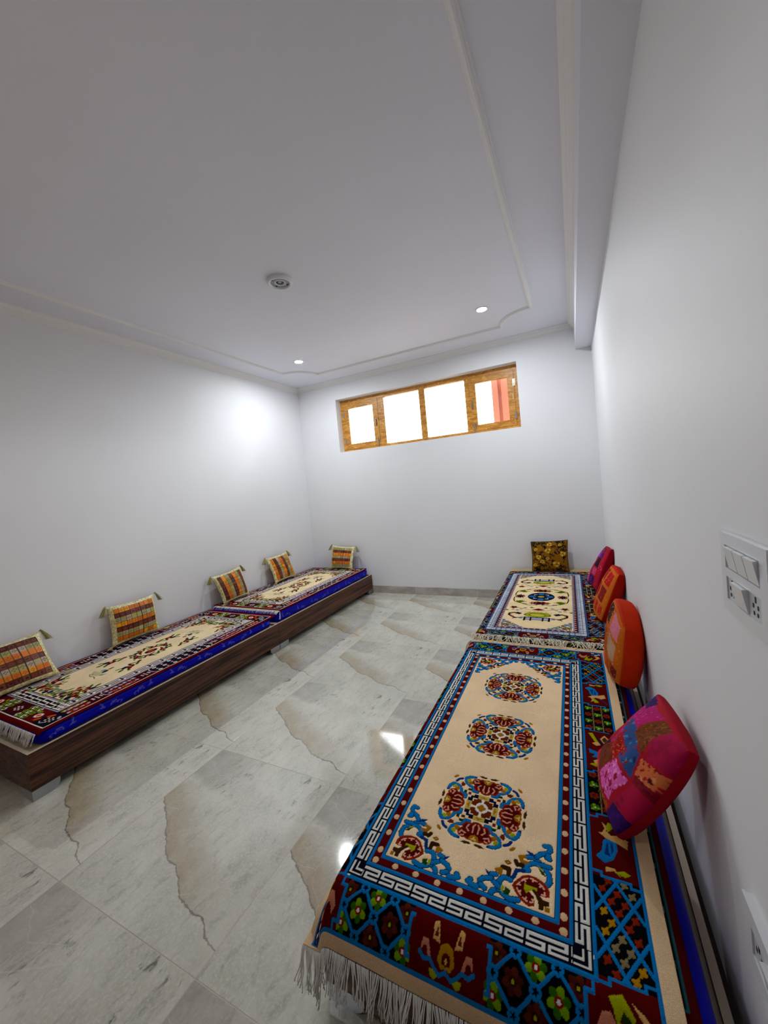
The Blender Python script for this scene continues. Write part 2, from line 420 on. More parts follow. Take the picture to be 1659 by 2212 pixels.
# ceiling moulding: rectangle with concave quarter-round corners
def moulding_path():
    x0, x1, y0, y1, r = .352, 3.292, -4.25, -.415, .31
    out = []
    for cx, cy, a0 in ((x1, y1, PI), (x0, y1, 1.5*PI), (x0, y0, 0.), (x1, y0, .5*PI)):
        arc = [(cx+r*math.cos(a0+PI/2*(1-k/14.)), cy+r*math.sin(a0+PI/2*(1-k/14.))) for k in range(15)]
        out.append(arc)
    return out
prof = [(-.022, 0), (-.02, -.006), (-.013, -.008), (-.009, -.017), (0, -.021), (.009, -.017), (.013, -.008), (.02, -.006), (.022, 0)]
arcs = moulding_path(); path = []
for a in arcs: path += a
bm = bmesh.new(); n = len(path); rings = []
for i, p in enumerate(path):
    a = Vector(path[i-1]); b = Vector(p); c = Vector(path[(i+1) % n])
    d1 = (b-a).normalized(); d2 = (c-b).normalized(); n1 = Vector((-d1.y, d1.x)); n2 = Vector((-d2.y, d2.x))
    m = (n1+n2); m = m/max(.45, m.length_squared/2) if m.length > .1 else n1
    rings.append([bm.verts.new((b.x+m.x*o, b.y+m.y*o, H+z)) for o, z in prof])
for i in range(n):
    A, B = rings[i], rings[(i+1) % n]
    for k in range(len(prof)-1): bm.faces.new((A[k], A[k+1], B[k+1], B[k]))
structure('trim_5', bm, M_TRIM, 'raised ceiling moulding with notched rounded corners')

# ------------------------------------------------------------------ window
FY0, FY1 = .12, .185
QX = lambda x: 3.5402-(3.5402-x)*1.00853
QZ = lambda z: 1.4434+(z-1.4434)*1.00853
fr = bmesh.new()
for x0, x1, z0, z1 in ((.6605, .706, 1.9655, 2.6914), (3.003, 3.0541, 1.9655, 2.6914), (.706, 3.003, 2.635, 2.6914), (.706, 3.003, 1.9655, 2.01),
                       (1.243, 1.335, 2.01, 2.635), (1.838, 1.918, 2.01, 2.635), (2.43, 2.485, 2.01, 2.635)):
    box(fr, QX(x0), QX(x1), FY0, FY1, QZ(z0), QZ(z1))
win = from_bm('window_1', fr, M_HONEY); tag(win, 'honey coloured wooden strip window high in the back wall', kind='structure')
def kid(name, bm, mat, parent, label=None, smooth=False):
    me = bpy.data.meshes.new(name); bmesh.ops.recalc_face_normals(bm, faces=bm.faces[:]); bm.to_mesh(me); bm.free()
    me.materials.append(mat); o = bpy.data.objects.new(name, me); COL.objects.link(o); o.parent = parent
    if smooth: me.polygons.foreach_set('use_smooth', [True]*len(me.polygons))
    if label: o['label'] = label
    return o
for x0, x1, z0, z1 in ((1.335, 1.838, 2.01, 2.635), (1.918, 2.43, 2.01, 2.635)):
    b = bmesh.new(); box(b, QX(x0)-.004, QX(x1)+.004, .15, .154, QZ(z0)-.004, QZ(z1)+.004); kid('pane', b, M_GLASS, win, 'clear fixed pane')
def sash(x0, x1, z0, z1, st, hx, bx, side):
    x0, x1, z0, z1, hx, bx = QX(x0), QX(x1), QZ(z0), QZ(z1), QX(hx), QX(bx)
    b = bmesh.new(); y0, y1 = FY0-.006, FY0+.034
    px0, px1, pz0, pz1 = x0+st, x1-st, z0+.07, z1-.07
    box(b, x0, px0, y0, y1, z0, z1); box(b, px1, x1, y0, y1, z0, z1); box(b, px0, px1, y0, y1, z0, pz0); box(b, px0, px1, y0, y1, pz1, z1)
    s = kid('sash', b, M_HONEY, win, side+' opening sash')
    b = bmesh.new(); box(b, px0-.003, px1+.003, y0+.018, y0+.022, pz0-.003, pz1+.003); kid('pane', b, M_GLASS, s)
    b = bmesh.new(); box(b, hx-.007, hx+.007, y0-.004, y0, 2.27, 2.38); box(b, hx-.005, hx+.005, y0-.026, y0-.016, 2.285, 2.365)
    box(b, hx-.005, hx+.005, y0-.02, y0-.002, 2.285, 2.295); box(b, hx-.005, hx+.005, y0-.02, y0-.002, 2.355, 2.365)
    kid('handle', b, M_STEEL, s, 'small steel pull handle')
    b = bmesh.new(); box(b, bx-.012, bx+.012, y0-.004, y0, 2.03, 2.1); lathe(b, (bx, y0-.01, 0), [(0, 1.985), (.006, 1.985), (.006, 2.11), (0, 2.11)], 12)
    box(b, bx+.002, bx+.02, y0-.022, y0-.008, 2.075, 2.085)
    kid('bolt', b, M_STEEL, s, 'steel tower bolt')
    ex = x0 if side == 'left' else x1
    for zz in (2.12, 2.5):
        b = bmesh.new(); box(b, ex-.014, ex+.014, y0-.003, y0+.002, zz-.04, zz+.04); lathe(b, (ex, y0-.004, 0), [(0, zz-.04), (.005, zz-.04), (.005, zz+.04), (0, zz+.04)], 10)
        kid('hinge', b, M_STEEL, s)
    return s
sash(.708, 1.241, 2.003, 2.633, .078, 1.205, 1.214, 'left')
rs = sash(2.487, 3.001, 2.003, 2.633, .074, 2.516, 2.526, 'right')
b = bmesh.new(); box(b, QX(2.976), QX(2.992), FY0-.014, FY0-.006, 2.305, 2.375); kid('latch', b, plain('pale_wood_latch', '#d9b870', .6), rs, 'pale wooden turn latch')
# salmon painted ribbed post outside
b = bmesh.new(); extrude_poly(b, [(2.69, .42), (2.76, .42), (2.765, .45), (2.80, .45), (2.805, .425), (2.93, .425), (2.935, .45), (2.96, .45), (2.965, .42), (3.25, .42), (3.25, .62), (2.69, .62)], 2, .0, 3.4)
tag(from_bm('outside_post', b, M_SALMON), 'salmon painted ribbed post outside, behind the right window sash', 'post')

# ------------------------------------------------------------------ ceiling fittings
def emit_mat():
    t = NT('led_lens'); e = t.n('Emission', Color=(.90, .95, 1., 1.), Strength=LIGHT); t.t.links.new(e.outputs[0], t.out.inputs[0]); return t.m
LIGHT = 560.
M_LED = emit_mat()
for nm, x, y, lab in (('r', 2.894, -.955, 'lit recessed ceiling downlight on the right, by the notched moulding corner'), ('l', .786, -.944, 'lit recessed ceiling downlight on the left, near the left wall')):
    o = empty('downlight', (x, y, H), lab, 'ceiling light', 'lit recessed downlights')
    b = bmesh.new(); lathe(b, (x, y, H), [(.043, -.004), (.046, -.007), (.055, -.006), (.058, 0)], 40); from_bm('ring', b, M_PLAST, o, True)
    b = bmesh.new(); lathe(b, (x, y, H), [(0, -.0035), (.043, -.0035)], 40); from_bm('lens', b, M_LED, o)
cx, cy = 1.762, -2.37
o = empty('ceiling_vent', (cx, cy, H), 'round white ceiling fitting with a grey slotted centre', 'ceiling vent')
b = bmesh.new(); lathe(b, (cx, cy, H), [(.093, 0), (.092, -.012), (.084, -.024), (.072, -.026), (.067, -.02), (.067, -.012)], 64); from_bm('rim', b, M_PLAST, o, True)
b = bmesh.new(); lathe(b, (cx, cy, H), [(0, -.0121), (.067, -.012)], 48); vp = from_bm('plate', b, M_GREY, o, True); vp['label'] = 'grey recessed plate'
b = bmesh.new(); lathe(b, (cx, cy, H), [(.038, -.012), (.037, -.02), (.033, -.02), (.031, -.0125)], 48); from_bm('inner_ring', b, M_PLAST, o, True)
for k in range(4):
    a = PI/4+k*PI/2+.35; b = bmesh.new(); px, py = cx+.057*math.cos(a), cy+.057*math.sin(a); box(b, px-.005, px+.005, py-.003, py+.003, H-.0165, H-.012); from_bm('clip', b, M_DARK, o)
b = bmesh.new()
for k in range(16):
    a = 2*PI*k/16; ca, sa = math.cos(a), math.sin(a); q = [(.014, -.0016), (.026, -.0022), (.026, .0022), (.014, .0016)]
    extrude_poly(b, [(cx+r*ca-w*sa, cy+r*sa+w*ca) for r, w in q], 2, H-.0137, H-.0122)
from_bm('slots', b, M_DARK, o)

# ------------------------------------------------------------------ switch plates on the right wall (thickness goes to -x)
def xbox(bm, y0, y1, z0, z1, d0, d1): box(bm, W-d1, W-d0, y0, y1, z0, z1)
def rocker(bm, y0, y1, z0, z1, d=.0105, tip=.013):
    extrude_poly(bm, [(W-.006, z0), (W-d, z0+.001), (W-d-tip*.55, z1-.001), (W-.006, z1)], 1, y0, y1)
o = empty('switch_plate', (W, -3.768, 1.15), 'white switch plate with three rockers above two sockets on the right wall', 'light switch')
py0, py1, pz0, pz1 = -3.868, -3.67, 1.152, 1.3
b = bmesh.new(); c1 = (-3.84, -3.692, 1.235, 1.278); c2 = (-3.84, -3.692, 1.176, 1.219)
for q in ((py0, py1, c1[3], pz1), (py0, py1, c2[3], c1[2]), (py0, py1, pz0, c2[2]), (py0, c1[0], c2[2], c2[3]), (c1[1], py1, c2[2], c2[3]), (py0, c1[0], c1[2], c1[3]), (c1[1], py1, c1[2], c1[3])):
    xbox(b, *q, 0, .011)
for q in ((py0-.003, py1+.003, pz1, pz1+.003), (py0-.003, py0, pz0, pz1), (py1, py1+.003, pz0, pz1), (py0-.003, py1+.003, pz0-.003, pz0)): xbox(b, *q, 0, .007)
from_bm('plate', b, M_PLAST, o)
b = bmesh.new(); xbox(b, c1[0], c1[1], c1[2], c1[3], 0, .004); r = from_bm('recess', b, M_REDREFL, o); r['label'] = 'switch recess with a dark red reflection painted in'
for k in range(3):
    y1 = -3.7065-k*.0445; b = bmesh.new(); rocker(b, y1-.041, y1, c1[2]+.001, c1[3]-.001); from_bm('rocker', b, M_PLAST, o)
b = bmesh.new(); rocker(b, -3.785, -3.733, c2[2]+.001, c2[3]-.001); from_bm('rocker', b, M_PLAST, o)
for y0, y1 in ((-3.7325, -3.693), (-3.839, -3.786)):
    b = bmesh.new(); xbox(b, y0, y1, c2[2]+.0005, c2[3]-.0005, 0, .0085); s = from_bm('socket', b, M_SOCK, o)
    ym = (y0+y1)/2; b = bmesh.new()
    for dy, dz, hh in ((0, .012, .005), (-.009, .001, .0035), (.009, .001, .0035), (-.007, -.011, .003), (.007, -.011, .003)):
        xbox(b, ym+dy-.0022, ym+dy+.0022, 1.1975+dz-hh, 1.1975+dz+hh, .0086, .0092)
    from_bm('pin_holes', b, M_DARK, s)
o = empty('wall_socket', (W, -3.79, .47), 'white low socket plate on the right wall beside the daybed', 'wall socket')
b = bmesh.new(); py0, py1 = -3.89, -3.688; cc = (-3.872, -3.706, .497, .549)
for q in ((py0, py1, cc[3], .6), (py0, py1, .47, cc[2]), (py0, cc[0], cc[2], cc[3]), (cc[1], py1, cc[2], cc[3])): xbox(b, *q, 0, .011)
xbox(b, py0, py1+.004, .578, .6, .011, .016)
from_bm('plate', b, M_PLAST, o)
b = bmesh.new(); xbox(b, cc[0]+.001, cc[1]-.001, cc[2]+.001, cc[3]-.001, 0, .008); s = from_bm('socket', b, M_SOCK, o)
b = bmesh.new(); rocker(b, -3.835, -3.762, cc[2]+.003, cc[3]-.003); from_bm('rocker', b, M_PLAST, o)
b = bmesh.new()
for dy, dz, hh in ((0, .012, .006), (-.011, .0, .004), (.011, .0, .004)): xbox(b, -3.732+dy-.003, -3.732+dy+.003, .523+dz-hh, .523+dz+hh, .0081, .0087)
from_bm('pin_holes', b, M_DARK, s)

# ------------------------------------------------------------------ daybed bases
def leg_mesh(bm, x, y, sx, sy, h=.0535, L=.12, t=.028):
    """L-shaped corner foot whose two wings end in a quarter round; corner at (x,y), wings run to +sx, +sy"""
    r = h*.75
    curve = [(L-r+r*math.cos(a), r+r*math.sin(a)) for a in [-PI/2+PI/2*k/8 for k in range(9)]]
    prof = [(0, 0)]+[(c[0], c[1]) for c in curve]+[(L, h), (0, h)]
    extrude_poly(bm, [(x+sx*a, z) for a, z in prof], 1, y, y+sy*t)
    prof2 = [(t, 0)]+[(c[0], c[1]) for c in curve]+[(L, h), (t, h)]
    extrude_poly(bm, [(y+sy*a, z) for a, z in prof2], 0, x, x+sx*t)
def daybed(x0, x1, y0, y1, label):
    o = empty('daybed_base', ((x0+x1)/2, (y0+y1)/2, 0), label, 'daybed', 'walnut daybed bases')
    zb, zt, t = .0535, .249, .019
    for a, c in ((x0, x0+t), (x1-t, x1)):
        b = bmesh.new(); box(b, a, c, y0, y1, zb, zt, 0, 1); from_bm('side_panel', b, [M_WALNUT, M_TAN], o)
    for a, c in ((y0, y0+t), (y1-t, y1)):
        b = bmesh.new(); box(b, x0+t, x1-t, a, c, zb, zt, 0, 1); from_bm('end_panel', b, [M_WALNUT, M_TAN], o)
    b = bmesh.new(); box(b, x0+t, x1-t, y0+t, y1-t, .2, .235); from_bm('deck', b, M_DECK, o)
    for x, sx in ((x0+.002, 1), (x1-.002, -1)):
        for y, sy in ((y0+.002, 1), (y1-.002, -1)):
            b = bmesh.new(); leg_mesh(b, x, y, sx, sy); l = from_bm('leg', b, M_CHROME, o); l['label'] = 'chrome corner foot'
    return o
daybed(.012, .963, -3.742, -1.889, 'walnut daybed base on the left, nearer the camera, with chrome feet')
daybed(.012, .963, -1.886, -.014, 'walnut daybed base on the left, in the corner under the far rug')
daybed(2.81, 3.765, -3.79, -1.912, 'walnut daybed base on the right in the foreground, under the three-medallion rug')
daybed(2.81, 3.765, -1.909, -.014, 'walnut daybed base on the right by the back wall, under the cauldron-motif rug')

# ------------------------------------------------------------------ mattresses (blue satin with faint printed sprigs)
def mattress(x0, x1, y0, y1, z0, z1, label, sprigs, step=.006):
    o = empty('mattress', ((x0+x1)/2, (y0+y1)/2, z0), label, 'mattress', 'blue satin mattresses')
    r = .032; w, h = x1-x0, z1-z0
    ring = []
    def arc(cx, cz, a0): return [(cx+r*math.cos(a0+PI/2*k/6), cz+r*math.sin(a0+PI/2*k/6)) for k in range(7)]
    side = lambda xa, za, zb, n: [(xa, za+(zb-za)*k/n) for k in range(1, n)]
    ring += arc(w/2-r, r, -PI/2)+side(w/2, r, h-r, 10)+arc(w/2-r, h-r, 0)
    ring += [(w/2-r-(w-2*r)*k/8, h) for k in range(1, 8)]+arc(-w/2+r, h-r, PI/2)+side(-w/2, h-r, r, 4)+arc(-w/2+r, r, PI)
    ring = np.array(ring); m = len(ring)
    ny = int((y1-y0)/step)+1; ys = np.linspace(y0, y1, ny)
    R = .05; dl = np.minimum(ys-y0, y1-ys); ins = np.where(dl < R, R-np.sqrt(np.maximum(R*R-(R-dl)**2, 0)), 0)
    P = np.empty((ny, m+1, 3)); rr = np.vstack([ring, ring[:1]])
    sx = (w/2-ins)/(w/2)
    P[:, :, 0] = (x0+x1)/2+rr[None, :, 0]*sx[:, None]; P[:, :, 1] = ys[:, None]
    zz = rr[None, :, 1]; sz = 1-np.clip(ins*.5/h, 0, .4)
    P[:, :, 2] = z0+h/2+(zz-h/2)*sz[:, None]
    P[:, :, 2] = np.maximum(P[:, :, 2], z0)
    # length around the ring from the lower right corner, for the print on the visible sides
    s = np.concatenate([[0], np.cumsum(np.hypot(*np.diff(rr, axis=0).T))])
    C = np.empty((ny, m+1, 3)); C[:] = dye('#0408a4')
    cv = Canvas(y0, y1, -.03, .2, .003, '#0408a4'); lv = '#6e70b8'
    for k in range(sprigs):
        yc = y0+.12+k*(y1-y0-.2)/max(1, sprigs-1); q = random.choice((-1, 1)); cv.T(q, 1, yc, .05)
        th = .0042
        cv.ell(.035, .03, .006, .019, lv, -.3); cv.ell(.033, .031, .003, .013, '#3338ad', -.3); cv.line([(.02, .01), (.03, .012), (.05, .016)], th, lv)
        cv.line([(-.03+.018*math.cos(a), .008+.016*math.sin(a)) for a in np.linspace(0, PI*1.2, 9)], th, lv)
        cv.line([(-.06+.012*math.cos(a), .002+.01*math.sin(a)) for a in np.linspace(.3, PI*1.5, 8)], th, lv)
        cv.line([(-.03+.009*math.cos(a), .008+.008*math.sin(a)) for a in np.linspace(0, PI, 6)], th*.8, lv)
    iy = np.clip(((ys-y0)/(y1-y0)*(cv.nx-1)).round().astype(int), 0, cv.nx-1)
    for j in range(m+1):
        if s[j] < .17:
            js = np.searchsorted(cv.ys, s[j]); js = min(js, cv.ny-1); C[:, j] = cv.c[js, iy]
    body = grid_mesh('body', P, C, M_SATIN, o, skirt=0)
    me = body.data
    b = bmesh.new(); b.from_mesh(me); b.verts.ensure_lookup_table()
    for a0 in (0, (ny-1)*(m+1)):
        vs = [b.verts[a0+j] for j in range(m)]
        try: b.faces.new(vs if a0 else vs[::-1])
        except ValueError: pass
    bmesh.ops.remove_doubles(b, verts=b.verts[:], dist=1e-5); bmesh.ops.recalc_face_normals(b, faces=b.faces[:]); b.to_mesh(me); b.free()
    me.polygons.foreach_set('use_smooth', [True]*len(me.polygons))
    return o
LZ1, LZ2, RZ = .327, .352, .362       # rug top heights: left near, left far, right pair
mattress(.03, .93, -3.678, -1.925, .235, LZ1-.009, 'blue satin mattress on the left base nearer the camera', 8)
mattress(.03, .93, -1.865, -.045, .235, LZ2-.009, 'blue satin mattress on the left base in the corner', 8)
mattress(2.875, 3.722, -3.765, -1.945, .235, RZ-.017, 'blue satin mattress on the right base in the foreground', 8)
mattress(2.85, 3.722, -1.89, -.03, .235, RZ-.009, 'blue satin mattress on the right base by the back wall', 8)

# ------------------------------------------------------------------ rug patterns
BEI, MAR, BLU, NAV, WHT = '#fbe3c2', '#5c0f10', '#2580b9', '#0b0c22', '#ebebe4'
GRN, LIM, GLD, BRN, RST, PNK, DBL = '#3f6a1c', '#a9ac1c', '#a8782c', '#4a2a12', '#8e3416', '#e0a58c', '#123f78'
SGN = [(1, 1), (-1, 1), (1, -1), (-1, -1)]
mm = lambda pts: [(a/1000., b/1000.) for a, b in pts]

def oline(cv, pts, w, col, edge='#123050', e=.0042):
    cv.line(pts, w+e, edge); cv.line(pts, w, col)

def key_run(cv, xa, xb, yc, h, pitch, col, st, horiz=True, flip=1, alt=True):
    """row of squared S meanders from xa to xb centred on yc"""
    n = max(2, int(round((xb-xa)/pitch))); pit = (xb-xa)/n; w = pit*.88; q = (h-st)/2
    for k in range(n):
        c = xa+(k+.5)*pit; s = flip*(1 if k % 2 == 0 or not alt else -1); e = (w-st)/2
        pts = [(c-s*e, yc-q), (c+s*(e), yc-q), (c+s*e, yc), (c-s*e, yc), (c-s*e, yc+q), (c+s*(e+pit*.12), yc+q)]
        if not horiz: pts = [(b, a) for a, b in pts]
        for a, b in zip(pts[:-1], pts[1:]):
            x0, x1 = sorted((a[0], b[0])); y0, y1 = sorted((a[1], b[1]))
            cv.rect(x0-st/2, x1+st/2, y0-st/2, y1+st/2, col)

def peony(cv, s, pal):
    """fan flower pointing to +y with the pod at +y end; s = half width"""
    rim, body, vein, pod, pip = pal
    cv_ell = lambda x, y, a, b, c, **k: cv.ell(x*s, y*s, a*s, b*s, c, **k)
    for x, y, r in ((-.72, .1, .42), (.72, .1, .42), (-.52, -.38, .42), (.52, -.38, .42), (0, -.5, .45), (0, 0, .62), (-.3, .1, .5), (.3, .1, .5)): cv_ell(x, y, r, r*.92, rim)
    for x, y, r in ((-.7, .08, .33), (.7, .08, .33), (-.5, -.36, .33), (.5, -.36, .33), (0, -.46, .36), (0, -.05, .5), (-.3, .05, .4), (.3, .05, .4)): cv_ell(x, y, r, r*.9, body)
    t = .1*s
    L = lambda p: cv.line([(a*s, b*s) for a, b in p], t, vein)
    L([(-.17, -.05), (-.2, -.55), (-.08, -.72)]); L([(.17, -.05), (.2, -.55), (.08, -.72)])
    L([(-.45, -.1), (-.62, -.32), (-.5, -.6)]); L([(.45, -.1), (.62, -.32), (.5, -.6)])
    L([(-.62, .12), (-.9, 0), (-.98, .2)]); L([(.62, .12), (.9, 0), (.98, .2)]); L([(-.7, .3), (-.85, .35)]); L([(.7, .3), (.85, .35)])
    cv.poly([(a*s, b*s) for a, b in ((-.34, .46), (-.24, .18), (0, .06), (.24, .18), (.34, .46), (.16, .54), (-.16, .54))], pod)
    cv.poly([(a*s, b*s) for a, b in ((-.19, .40), (-.05, .32), (-.05, .18), (.05, .18), (.05, .32), (.19, .40), (.19, .46), (-.19, .46))], pip)

def medallion(cv, cx, cy, k=1., P=None):
    P = P or dict(blu=BLU, dbl=DBL, nav='#0a1030', brn='#4d3413', rst='#6e3214', gld=GLD, crm='#c9b876', wht=WHT, grn='#24401a', lim=LIM, fl=(RST, MAR, PNK, GLD, '#dccb86'))
    def base(sx, sy, rot=0): cv.T(sx*k, sy*k, cx, cy, rot)
    for r in range(4):
        rot = r*PI/2
        for sx in (1, -1):
            base(sx, 1, rot); E_ = '#17456e'
            # half of the diagonal scroll that hugs the flower below (-y)
            cv.line(mm([(97, -101), (88, -106)]), .010*k, P['dbl'])
            pass
            oline(cv, mm([(26, -60), (39, -60), (43, -76), (58, -82), (72, -94), (76, -112), (64, -122), (50, -124)]), .0098*k, P['blu'], E_, .003)
            cv.poly(mm([(50, -126), (42, -119), (39, -131), (46, -130)]), P['dbl'])
            cv.poly(mm([(40, -52), (46, -60), (60, -60), (56, -70), (48, -70)]), P['grn'])
            cv.ell(.055*k, -.095*k, .011*k, .008*k, P['gld'], .6); cv.ell(.064*k, -.106*k, .009*k, .006*k, P['lim'], .9)
            cv.poly(mm([(-36, -137), (-22, -140), (-4, -136), (-10, -129), (-26, -131)]), P['brn'])
            cv.poly(mm([(-16, -60), (0, -55), (0, -61), (-10, -66)]), P['brn'])
        base(1, 1, rot)
        cv.poly(mm([(74, -72), (84, -70), (88, -82), (84, -92), (72, -84)]), P['rst'])
        cv.poly(mm([(44, -42), (54, -42), (54, -54), (44, -54)]), P['rst'])
        cv.ell(.112*k, -.112*k*.98, .010*k, .005*k, P['gld'], .78)
        # peony
        c, s = math.cos(rot), math.sin(rot); ox, oy = cx+(-s)*(-1)*0, cy
        px, py = 0, -.099*k
        cv.tf = (1, -1, cx+px*c-py*s, cy+px*s+py*c, rot); peony(cv, .046*k, P['fl'])
    base(1, 1)
    cv.rect(-.05*k+0, .05*k, -.021*k, .021*k, P['nav']) if False else None
    for sx, sy in SGN:
        base(sx, sy)
        cv.poly(mm([(16, 34), (16, 50), (32, 50), (32, 42), (42, 42), (42, 32), (50, 32), (50, 16), (34, 16), (34, 34)]), P['nav'])
        cv.rect(.004, .031, .004, .031, P['rst']); cv.rect(.024, .034, .006, .02, P['rst']); cv.rect(.006, .02, .024, .034, P['rst'])
    base(1, 1)
    for r in range(4):
        cv.T(k, k, cx, cy, r*PI/2); cv.rect(-.018, .018, .035, .052, P['crm']); cv.rect(-.011, .011, .040, .044, P['gld']); cv.rect(-.003, .003, .044, .048, P['gld'])
        cv.line([(0, .012), (0, .034)], .005*k, P['wht'])
    base(1, 1)
    cv.poly(mm([(-10, 19), (10, 19), (19, 10), (19, -10), (10, -19), (-10, -19), (-19, -10), (-19, 10)]), P['wht'])
    cv.ell(0, 0, .0125*k, .0125*k, P['gld'], 0, 4, .12)

def corner_motif(cv, cx, cy, sx, sy, k=1., P=None):
    P = P or dict(blu=BLU, dbl=DBL, brn='#40280f', gld=GLD, grn='#2c4c17', lim=LIM, rst=RST, mar=MAR, pnk='#eab9a4')
    cv.T(sx*k, sy*k, cx, cy); w = .012*k
    oline(cv, mm([(-21, 75), (-15, 86), (-18, 105), (-29, 119), (-43, 131), (-57, 141), (-74, 137)]), w, P['blu'])
    oline(cv, mm([(-17, 126), (-32, 127), (-44, 124), (-59, 123), (-77, 111), (-70, 99), (-81, 95)]), w, P['blu'])
    oline(cv, mm([(-52, 145), (-41, 158), (-25, 167), (-17, 177), (-20, 190), (-33, 187)]), w, P['blu']); cv.ell(*(0, 0), 1e-4, 1e-4, P['blu'])
    oline(cv, mm([(-25, 152), (-19, 150), (-22, 160)]), w, P['blu'])
    cv.poly(mm([(-52, 142), (-62, 154), (-80, 156), (-72, 146)]), P['dbl']); cv.line(mm([(-81, 93), (-99, 88), (-104, 69), (-110, 60)]), w*.9, P['dbl'])
    oline(cv, mm([(-88, 12), (-108, 7), (-120, 12), (-136, 21), (-150, 14), (-154, 6)]), w, P['blu'])
    oline(cv, mm([(-136, 21), (-138, 44), (-131, 57), (-118, 58), (-112, 56)]), w, P['blu']); oline(cv, mm([(-137, 28), (-154, 38), (-161, 45), (-161, 54), (-150, 58)]), w, P['blu'])
    oline(cv, mm([(-161, 43), (-179, 36), (-187, 27), (-183, 17), (-194, 6), (-206, 8), (-217, 13), (-211, 20)]), w, P['blu']); oline(cv, mm([(-183, 17), (-172, 11)]), w, P['blu'])
    cv.poly(mm([(-162, 46), (-170, 60), (-180, 62), (-172, 50)]), P['dbl'])
    cv.line(mm([(-104, 114), (-99, 105), (-86, 108)]), w*1.1, P['brn']); cv.line(mm([(-135, 85), (-119, 85), (-118, 69)]), w*1.1, P['brn'])
    cv.line(mm([(-84, 135), (-94, 131), (-88, 119), (-75, 119)]), w*.9, P['gld']); cv.line(mm([(-150, 72), (-140, 77), (-140, 65)]), w*.9, P['gld'])
    cv.ell(-.124*sx*k*sx, .103*k, .009*k, .009*k, P['rst']) if False else None
    cv.poly(mm([(-134, 103), (-124, 111), (-114, 103), (-124, 95)]), P['rst']); cv.poly(mm([(-129, 103), (-124, 107), (-119, 103), (-124, 99)]), P['lim'])
    cv.poly(mm([(-46, 116), (-30, 107), (-25, 96), (-36, 98)]), P['grn']); cv.poly(mm([(-122, 34), (-108, 30), (-110, 16), (-124, 14)]), P['grn'])
    cv.poly(mm([(-48, 122), (-40, 117), (-30, 112), (-40, 110)]), P['lim']); cv.poly(mm([(-131, 36), (-124, 34), (-126, 16), (-132, 22)]), P['lim'])
    out = mm([(-106, 44), (-102, 54), (-94, 65), (-83, 78), (-67, 87), (-53, 87), (-36, 82), (-23, 75), (-14, 61), (-13, 45), (-24, 42), (-40, 42), (-53, 51), (-63, 42), (-48, 25), (-48, 11), (-61, 6), (-73, 10), (-85, 17), (-97, 30)])
    cv.poly(out, P['rst'])
    c0 = np.array([-.062, .048]); inn = [tuple(c0+(np.array(p)-c0)*.8) for p in out]
    cv.poly(inn, P['pnk']); inn2 = [tuple(c0+(np.array(p)-c0)*(.74 if i % 2 else .6)) for i, p in enumerate(out)]
    inn2 = [tuple(c0+(np.array(p)-c0)*.71) for p in out]; cv.poly(inn2, P['mar'])
    for p in out[::2]:
        a = c0+(np.array(p)-c0)*.78; b = c0+(np.array(p)-c0)*.58; cv.line([tuple(a), tuple(b)], .004*k, P['mar'])
    for p in out[1::2]:
        a = c0+(np.array(p)-c0)*.75; b = c0+(np.array(p)-c0)*.6; cv.line([tuple(a), tuple(b)], .004*k, P['pnk'])
    cv.poly(mm([(-76, 62), (-70, 57), (-59, 59), (-45, 59), (-44, 49), (-53, 51), (-63, 44), (-69, 36), (-76, 46)]), P['lim'])
    cv.poly(mm([(-57, 49), (-50, 52), (-40, 44), (-30, 35), (-14, 35), (-13, 23), (-25, 19), (-27, 9), (-37, 8), (-40, 26), (-46, 36)]), P['brn'])
    cv.rect(-.023, -.012, .009, .02, P['gld'])

def petals(cv, x, y, r, pet, mid, eye, n=6):
    for k in range(n):
        a = 2*PI*k/n+.3; cv.ell(x+r*.6*math.cos(a), y+r*.6*math.sin(a), r*.42, r*.34, pet[k % len(pet)], a)
    cv.ell(x, y, r*.36, r*.36, mid); cv.ell(x, y, r*.17, r*.17, eye)

def p_lattice(cv, x0, x1, y0, y1, P):
    cv.rect(x0, x1, y0, y1, P['blk']); w, h = x1-x0, y1-y0; n = 2
    cols = [P['rst'], P['gld'], P['rst'], P['gry']]
    dx = w*.62; dy = h/2.2; i = 0
    for a in range(-2, 4):
        for b in range(-2, 4):
            cx, cy = x0+w*.5+(a-b)*dx*.5, y0+h*.5+(a+b)*dy*.5-dy*.5; c = cols[(a*2+b) % 4]
            for ux, uy in ((.25, 0), (-.25, 0), (0, .25), (0, -.25)):
                px, py = cx+ux*dx*.9, cy+uy*dy*.9
                if x0+.008 < px < x1-.008 and y0+.01 < py < y1-.01: cv.ell(px, py, dx*.105, dy*.1, c, .5, 4, .3)
    for a in range(-3, 5):
        for s in (1, -1):
            xm, ym = x0+w*.5+(a-.5)*dx, y0+h*.5-dy*.5
            p, q = np.array([xm-s*dx*3, ym-dy*3]), np.array([xm+s*dx*3, ym+dy*3])
            pts = p+(q-p)*np.linspace(0, 1, 400)[:, None]
            k = (pts[:, 0] > x0) & (pts[:, 0] < x1) & (pts[:, 1] > y0) & (pts[:, 1] < y1)
            if k.sum() > 2: g = pts[k]; cv.line([tuple(g[0]), tuple(g[-1])], .008, P['blu'])

